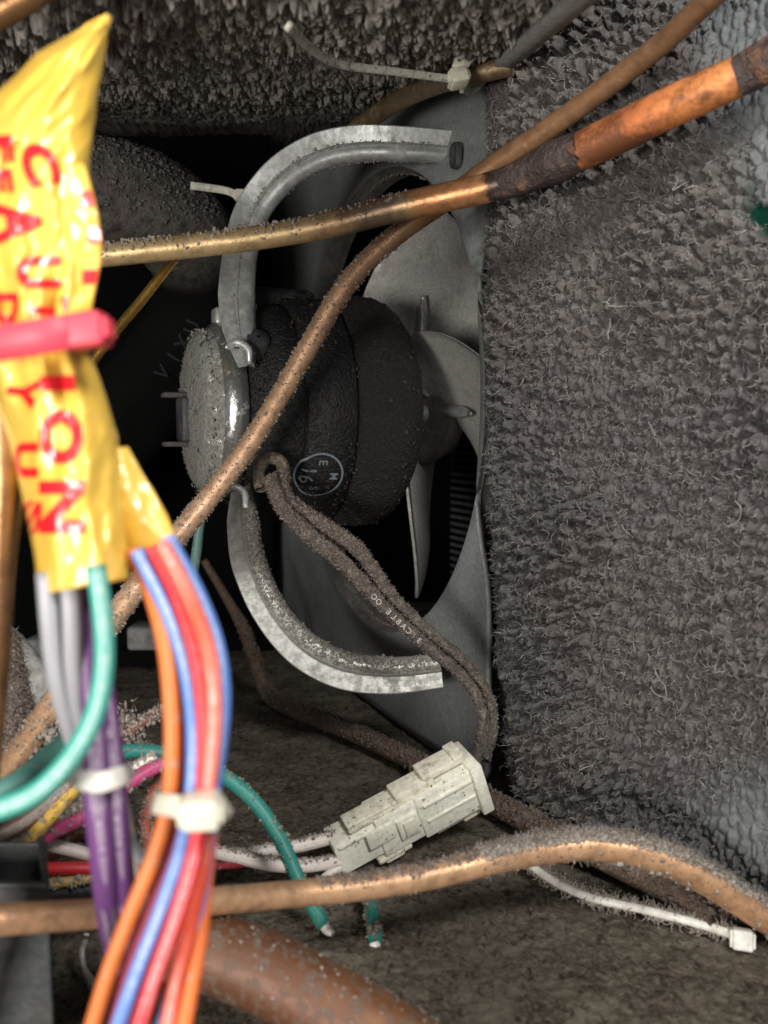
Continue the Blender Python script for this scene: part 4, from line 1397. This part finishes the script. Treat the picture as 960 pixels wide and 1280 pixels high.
wire([(125, 945, 2.2, 15), (150, 922, 2.22, 16), (180, 902, 2.25, 16), (215, 884, 2.3, 14)], wire_mat('dark red cloth', (.16, .035, .025), seed=26, dust=.3), 'dusty dark red wire behind the teal arch', dust=(320, .5, .003, MAT['lint_pale'], .012))
wire([(60, 1078, 2.1, 15), (85, 1050, 2.1, 15), (110, 1040, 2.1, 15), (150, 1052, 2.12, 15)], wire_mat('rust insulation', (.24, .07, .04), seed=27, dust=.3), 'rust coloured wire deep inside the tangle')
wire([(50, 1060, 2.14, 14), (80, 1042, 2.14, 14), (115, 1050, 2.15, 14), (150, 1068, 2.16, 14)], wire_mat('navy insulation', (.035, .07, .17), seed=28, dust=.2), 'dark blue wire deep inside the tangle')
wire([(108, 1168, 1.9, 7), (102, 1190, 1.9, 7), (106, 1212, 1.88, 7), (118, 1232, 1.86, 14), (126, 1240, 1.86, 16)], MAT['bare_tip'], 'small bent metal pin with white tip near the dark box', name='metal_pin')

# clots of lint in the tangle
for x, y, d, s, lb in ((150, 908, 2.3, 26, 'clot of pale lint beside the dark red wire'), (172, 935, 2.2, 18, 'small clot of lint on the teal arch'), (65, 930, 2.1, 30, 'big clot of lint behind the copper pipe'), (60, 985, 2.0, 24, 'clot of lint under the dull teal wire'), (300, 1060, 2.35, 12, 'crumb of lint stuck on the white wires')):
    c = P(x, y, d)
    r = s * d / F
    pp = c + rng.normal(size=(240, 3)) * r * .42
    v1 = join(lumps(pp, r * .085), strands(pp, nrm(pp - c), r * .35, r * .022))
    link('lint_clot', mesh('lint_clot', v1[0], v1[1]), MAT['lint_pale'], label=lb, cat='lint', group='clots of lint among the wires', kind='stuff')

# ================================================================ DARK STEEL BOX, lower left
bx = empty('steel_box', P(-20, 1285, 1.52), 'dark steel box with open top at the lower left corner', 'metal box')
tl, tr = P(-80, 1104, 1.5), P(60, 1104, 1.5)
bd = 2.0
y0 = tr[1]
zt_ = tr[2]
zb_ = FLOOR_Z
xr_ = tr[0]
xl_ = tl[0] - .3
rb_ = P(57, 1054, 1.68)
zt2 = rb_[2]
yb_ = rb_[1]
xb_ = rb_[0]
for nm, lo, hi in (('front_panel', (xl_, y0, zb_), (xr_, y0 + .012, zt_)),
                   ('back_panel', (xl_, yb_, zb_), (xb_, yb_ + .012, zt2)),
                   ('front_lip', (xl_, y0 - .010, zt_ - .006), (xr_ + .003, y0 - .001, zt_ + .003))):
    V, f = bevel_box(lo, hi, .004, 2)
    child(nm, V, f, MAT['tin'], bx, False)
V, f = bevel_box((0, 0, 0), (1, 1, 1), .01, 1)
V = np.array([[xr_ - .014 + v[0] * .012 + (xb_ - xr_) * v[1], y0 + .0125 + v[1] * (yb_ - y0 - .013), zb_ + v[2] * (zt_ - zb_)] for v in V])
child('side_panel', V, f, MAT['tin'], bx, False)

# ================================================================ YELLOW CAUTION TAPE
rowy = [20, 34, 50, 66, 95, 120, 160, 205, 240, 280, 320, 355, 385, 412, 440, 470, 500, 545, 600, 660, 700, 724]
rowL = [134, 104, 74, 46, 18, -12, -40, -55, -60, -62, -60, -50, -38, -30, -28, -22, -8, 8, 22, 36, 44, 48]
rowR = [137, 135, 133, 131, 126, 122, 117, 112, 112, 116, 120, 118, 112, 106, 112, 124, 134, 147, 153, 158, 162, 165]
rowB = [.004, .02, .04, .05, .06, .065, .075, .08, .085, .09, .09, .085, .075, .07, .075, .08, .085, .085, .085, .08, .075, .07]
rowD = [1.20, 1.20, 1.19, 1.185, 1.18, 1.175, 1.17, 1.165, 1.165, 1.165, 1.165, 1.165, 1.17, 1.175, 1.17, 1.165, 1.16, 1.16, 1.16, 1.155, 1.15, 1.15]


def tape_pt(u, y, off=0.0):
    """u across (0 left, 1 right), y picture row; off = towards the camera"""
    L_, R_ = np.interp(y, rowy, rowL), np.interp(y, rowy, rowR)
    B_, D_ = np.interp(y, rowy, rowB), np.interp(y, rowy, rowD)
    x = L_ + (R_ - L_) * u
    t = np.clip(2 * u - 1, -1, 1)
    d = D_ + B_ - B_ * np.sqrt(np.clip(1 - t * t, 0, 1)) * 1.3
    # gathered folds round the tie, softer wrinkles elsewhere
    gat = np.exp(-((y - 412) / 85.0) ** 2)
    amp_ = .002 + .010 * gat
    fold = np.sin(u * 17 + 2.2 * np.sin(y * .012) + 1.3) + .5 * np.sin(u * 31 + y * .02)
    d = d - amp_ * fold * np.clip(1 - t ** 4, 0, 1)
    d = d + .010 * np.abs(fbm(u * 4.2 + y * .006, y * .011 - u * 1.5, 137, 2) - .5) * 2 + .017 * (fbm(u * 3.2 + y * .010, y * .016, 131, 3) - .5) + .012 * np.abs(vnoise(u * 5 + y * .02, y * .011 + u * 2, 133) - .5)
    yy = y + np.where(y > 690, (y - 690) / 34. * 20 * (1 - u) ** 1.2, 0)
    return x, yy, d - off


def PV(x, y, d):
    cx, cy = (x - 480.0) / F * d, -(y - 640.0) / F * d
    return np.stack([cx, d * CP + cy * SP, -d * SP + cy * CP], -1)


tape = empty('caution_tape', P(90, 735, 1.2), 'crumpled yellow tape with red capital letters wrapped round the wires', 'caution tape')
nu_, nv_ = 90, 240
u = .5 - .5 * np.cos(np.linspace(0, 1, nu_) * math.pi)
yv = np.linspace(20, 724, nv_)
Ug, Yg = np.meshgrid(u, yv)
front_ = PV(*tape_pt(Ug, Yg))
xb, yb, db = tape_pt(Ug[:, ::-1], Yg)
Bg = np.interp(Yg, rowy, rowB)
Dg = np.interp(Yg, rowy, rowD)
tb = 2 * Ug[:, ::-1] - 1
back_ = PV(xb, yb, Dg + Bg + Bg * .35 * np.sqrt(np.clip(1 - tb * tb, 0, 1)) + .006)
ringv = np.concatenate([front_, back_[:, 1:-1]], axis=1)
o = child('film', ringv.reshape(-1, 3), [grid_faces(ringv.shape[1], nv_, True)[:, ::-1]], MAT['film'], tape)
sd = o.modifiers.new('thickness', 'SOLIDIFY')
sd.thickness = .003
# second flap behind, to the right
fr = [(560, 150, 158), (590, 152, 176), (620, 155, 194), (650, 158, 210), (680, 162, 221), (695, 164, 224), (708, 168, 190)]
fy = [a_[0] for a_ in fr]
Ug, Yg = np.meshgrid(np.linspace(0, 1, 30), np.linspace(560, 700, 50))
L_ = np.interp(Yg, fy, [a_[1] - 30 for a_ in fr])
R_ = np.interp(Yg, fy, [a_[2] for a_ in fr])
x = L_ + (R_ - L_) * Ug
yy = Yg + np.where(Yg > 660, (Yg - 660) / 40 * (16 - 26 * Ug), 0)
d = 1.275 - .03 * np.sin(Ug * 2.6) + .016 * (fbm(Ug * 2.5, Yg * .02, 141, 3) - .5)
V = PV(x, yy, d)
o = child('film_flap', V.reshape(-1, 3), [grid_faces(30, 50)], MAT['film'], tape)
sd = o.modifiers.new('thickness', 'SOLIDIFY')
sd.thickness = .004
# side strip of film, right of the upper flap
Ug, Yg = np.meshgrid(np.linspace(0, 1, 16), np.linspace(205, 400, 60))
R_ = np.interp(Yg, [205, 230, 270, 300, 330, 360, 400], [104, 112, 122, 126, 125, 119, 110])
x = 70 + (R_ - 70) * Ug
V = PV(x, Yg, 1.175 - .02 * np.cos(Ug * 1.5) + .008 * (fbm(Ug * 3, Yg * .03, 151, 2) - .5) + .012)
o = child('film_flap', V.reshape(-1, 3), [grid_faces(16, 60)], MAT['film'], tape)
sd = o.modifiers.new('thickness', 'SOLIDIFY')
sd.thickness = .003


def tape_u(x, y):
    return (x - np.interp(y, rowy, rowL)) / (np.interp(y, rowy, rowR) - np.interp(y, rowy, rowL))


# letters are turned a quarter clockwise and read downwards: (char, x, y, letter height in px across, letter width in px down, lean)
parts = []
for ch, x, y, hgt, wid, lean in (('C', 50, 205, 44, 52, -.35), ('A', 22, 278, 60, 54, -.1), ('U', 48, 340, 56, 40, 0), ('T', 60, 388, 50, 34, 0),
                                 ('I', 72, 479, 42, 19, 0), ('O', 76, 546, 54, 68, 0), ('N', 77, 634, 58, 66, 0),
                                 ('F', 4, 186, 26, 34, -.1), ('E', 2, 226, 26, 30, -.1), ('D', 8, 386, 28, 40, 0), ('Y', 27, 490, 38, 40, .35), ('U', 32, 575, 30, 44, 0), ('S', 38, 648, 24, 44, .25)):
    g, gf = glyph(ch, .065)
    gw = g[:, 0].max() - g[:, 0].min()
    gx = g[:, 0] / gw * wid          # along the reading direction (down)
    gy = g[:, 1] * hgt               # letter up = right in the picture
    xx = x + gy - lean * gx
    yy = y + gx + lean * .4 * gy
    uu_ = np.clip(tape_u(xx, yy), .002, .998)
    V = PV(*tape_pt(uu_, yy, .0035))
    parts.append((V, [gf[:, ::-1]]))
for V, f in parts:
    child('letter', V, f, MAT['print_red'], tape)
parts = []
for ch, x, y, hgt, wid in (('I', 112, 248, 20, 20), ('I', 119, 293, 18, 20), ('I', 113, 346, 20, 18)):
    g, gf = glyph(ch, .065)
    gw = g[:, 0].max() - g[:, 0].min()
    yy = y + g[:, 0] / gw * wid
    R_ = np.interp(yy, [205, 230, 270, 300, 330, 360, 400], [104, 112, 122, 126, 125, 119, 110])
    xx = np.minimum(x + g[:, 1] * hgt, R_ - .5)
    uq = (xx - 70) / (R_ - 70)
    V = PV(xx, yy, 1.175 - .02 * np.cos(uq * 1.5) + .012 - .006)
    parts.append((V, [gf[:, ::-1]]))
for V, f in parts:
    child('letter', V, f, MAT['print_red'], tape)

# pink tie round the tape
pts = []
for x, y, d in ((-60, 432, 1.10), (-20, 431, 1.075), (20, 426, 1.062), (60, 419, 1.060), (90, 414, 1.075), (110, 409, 1.13), (106, 412, 1.24), (60, 420, 1.30), (-10, 430, 1.30)):
    pts.append(P(x, y, d))
_, V, f = strap(pts, .042, .012, None)
pk = link('cable_tie', mesh('cable_tie', V, f), MAT['tie_pink'], label='pink cable tie cinched round the yellow tape', cat='cable tie')
tie_head(P(108, 414, 1.09), (1, .0, .12), (0, -1, 0), .050, MAT['tie_pink'], pk)

# small ties on the bundles
for pts, hd, sz, mt, lb in (
        ([P(196, 1004, 1.13), P(210, 1006, 1.095), P(232, 1010, 1.075), P(255, 1013, 1.072), P(272, 1014, 1.10), P(270, 1012, 1.2), P(230, 1008, 1.22), P(200, 1004, 1.18)], (252, 1013, 1.065), .044, MAT['tie_cream'], 'cream cable tie with square head round the red and blue bundle'),
        ([P(96, 968, 1.24), P(104, 974, 1.19), P(125, 978, 1.165), P(146, 972, 1.18), P(156, 966, 1.24), P(140, 962, 1.3), P(110, 962, 1.3)], None, .04, MAT['tie_white'], 'white cable tie ring round the two purple wires')):
    _, V, f = strap(pts, .027, .012, None)
    o = link('cable_tie', mesh('cable_tie', V, f), mt, label=lb, cat='cable tie')
    if hd:
        tie_head(P(*hd), (1, .1, 0), (0, -1, 0), sz, mt, o)
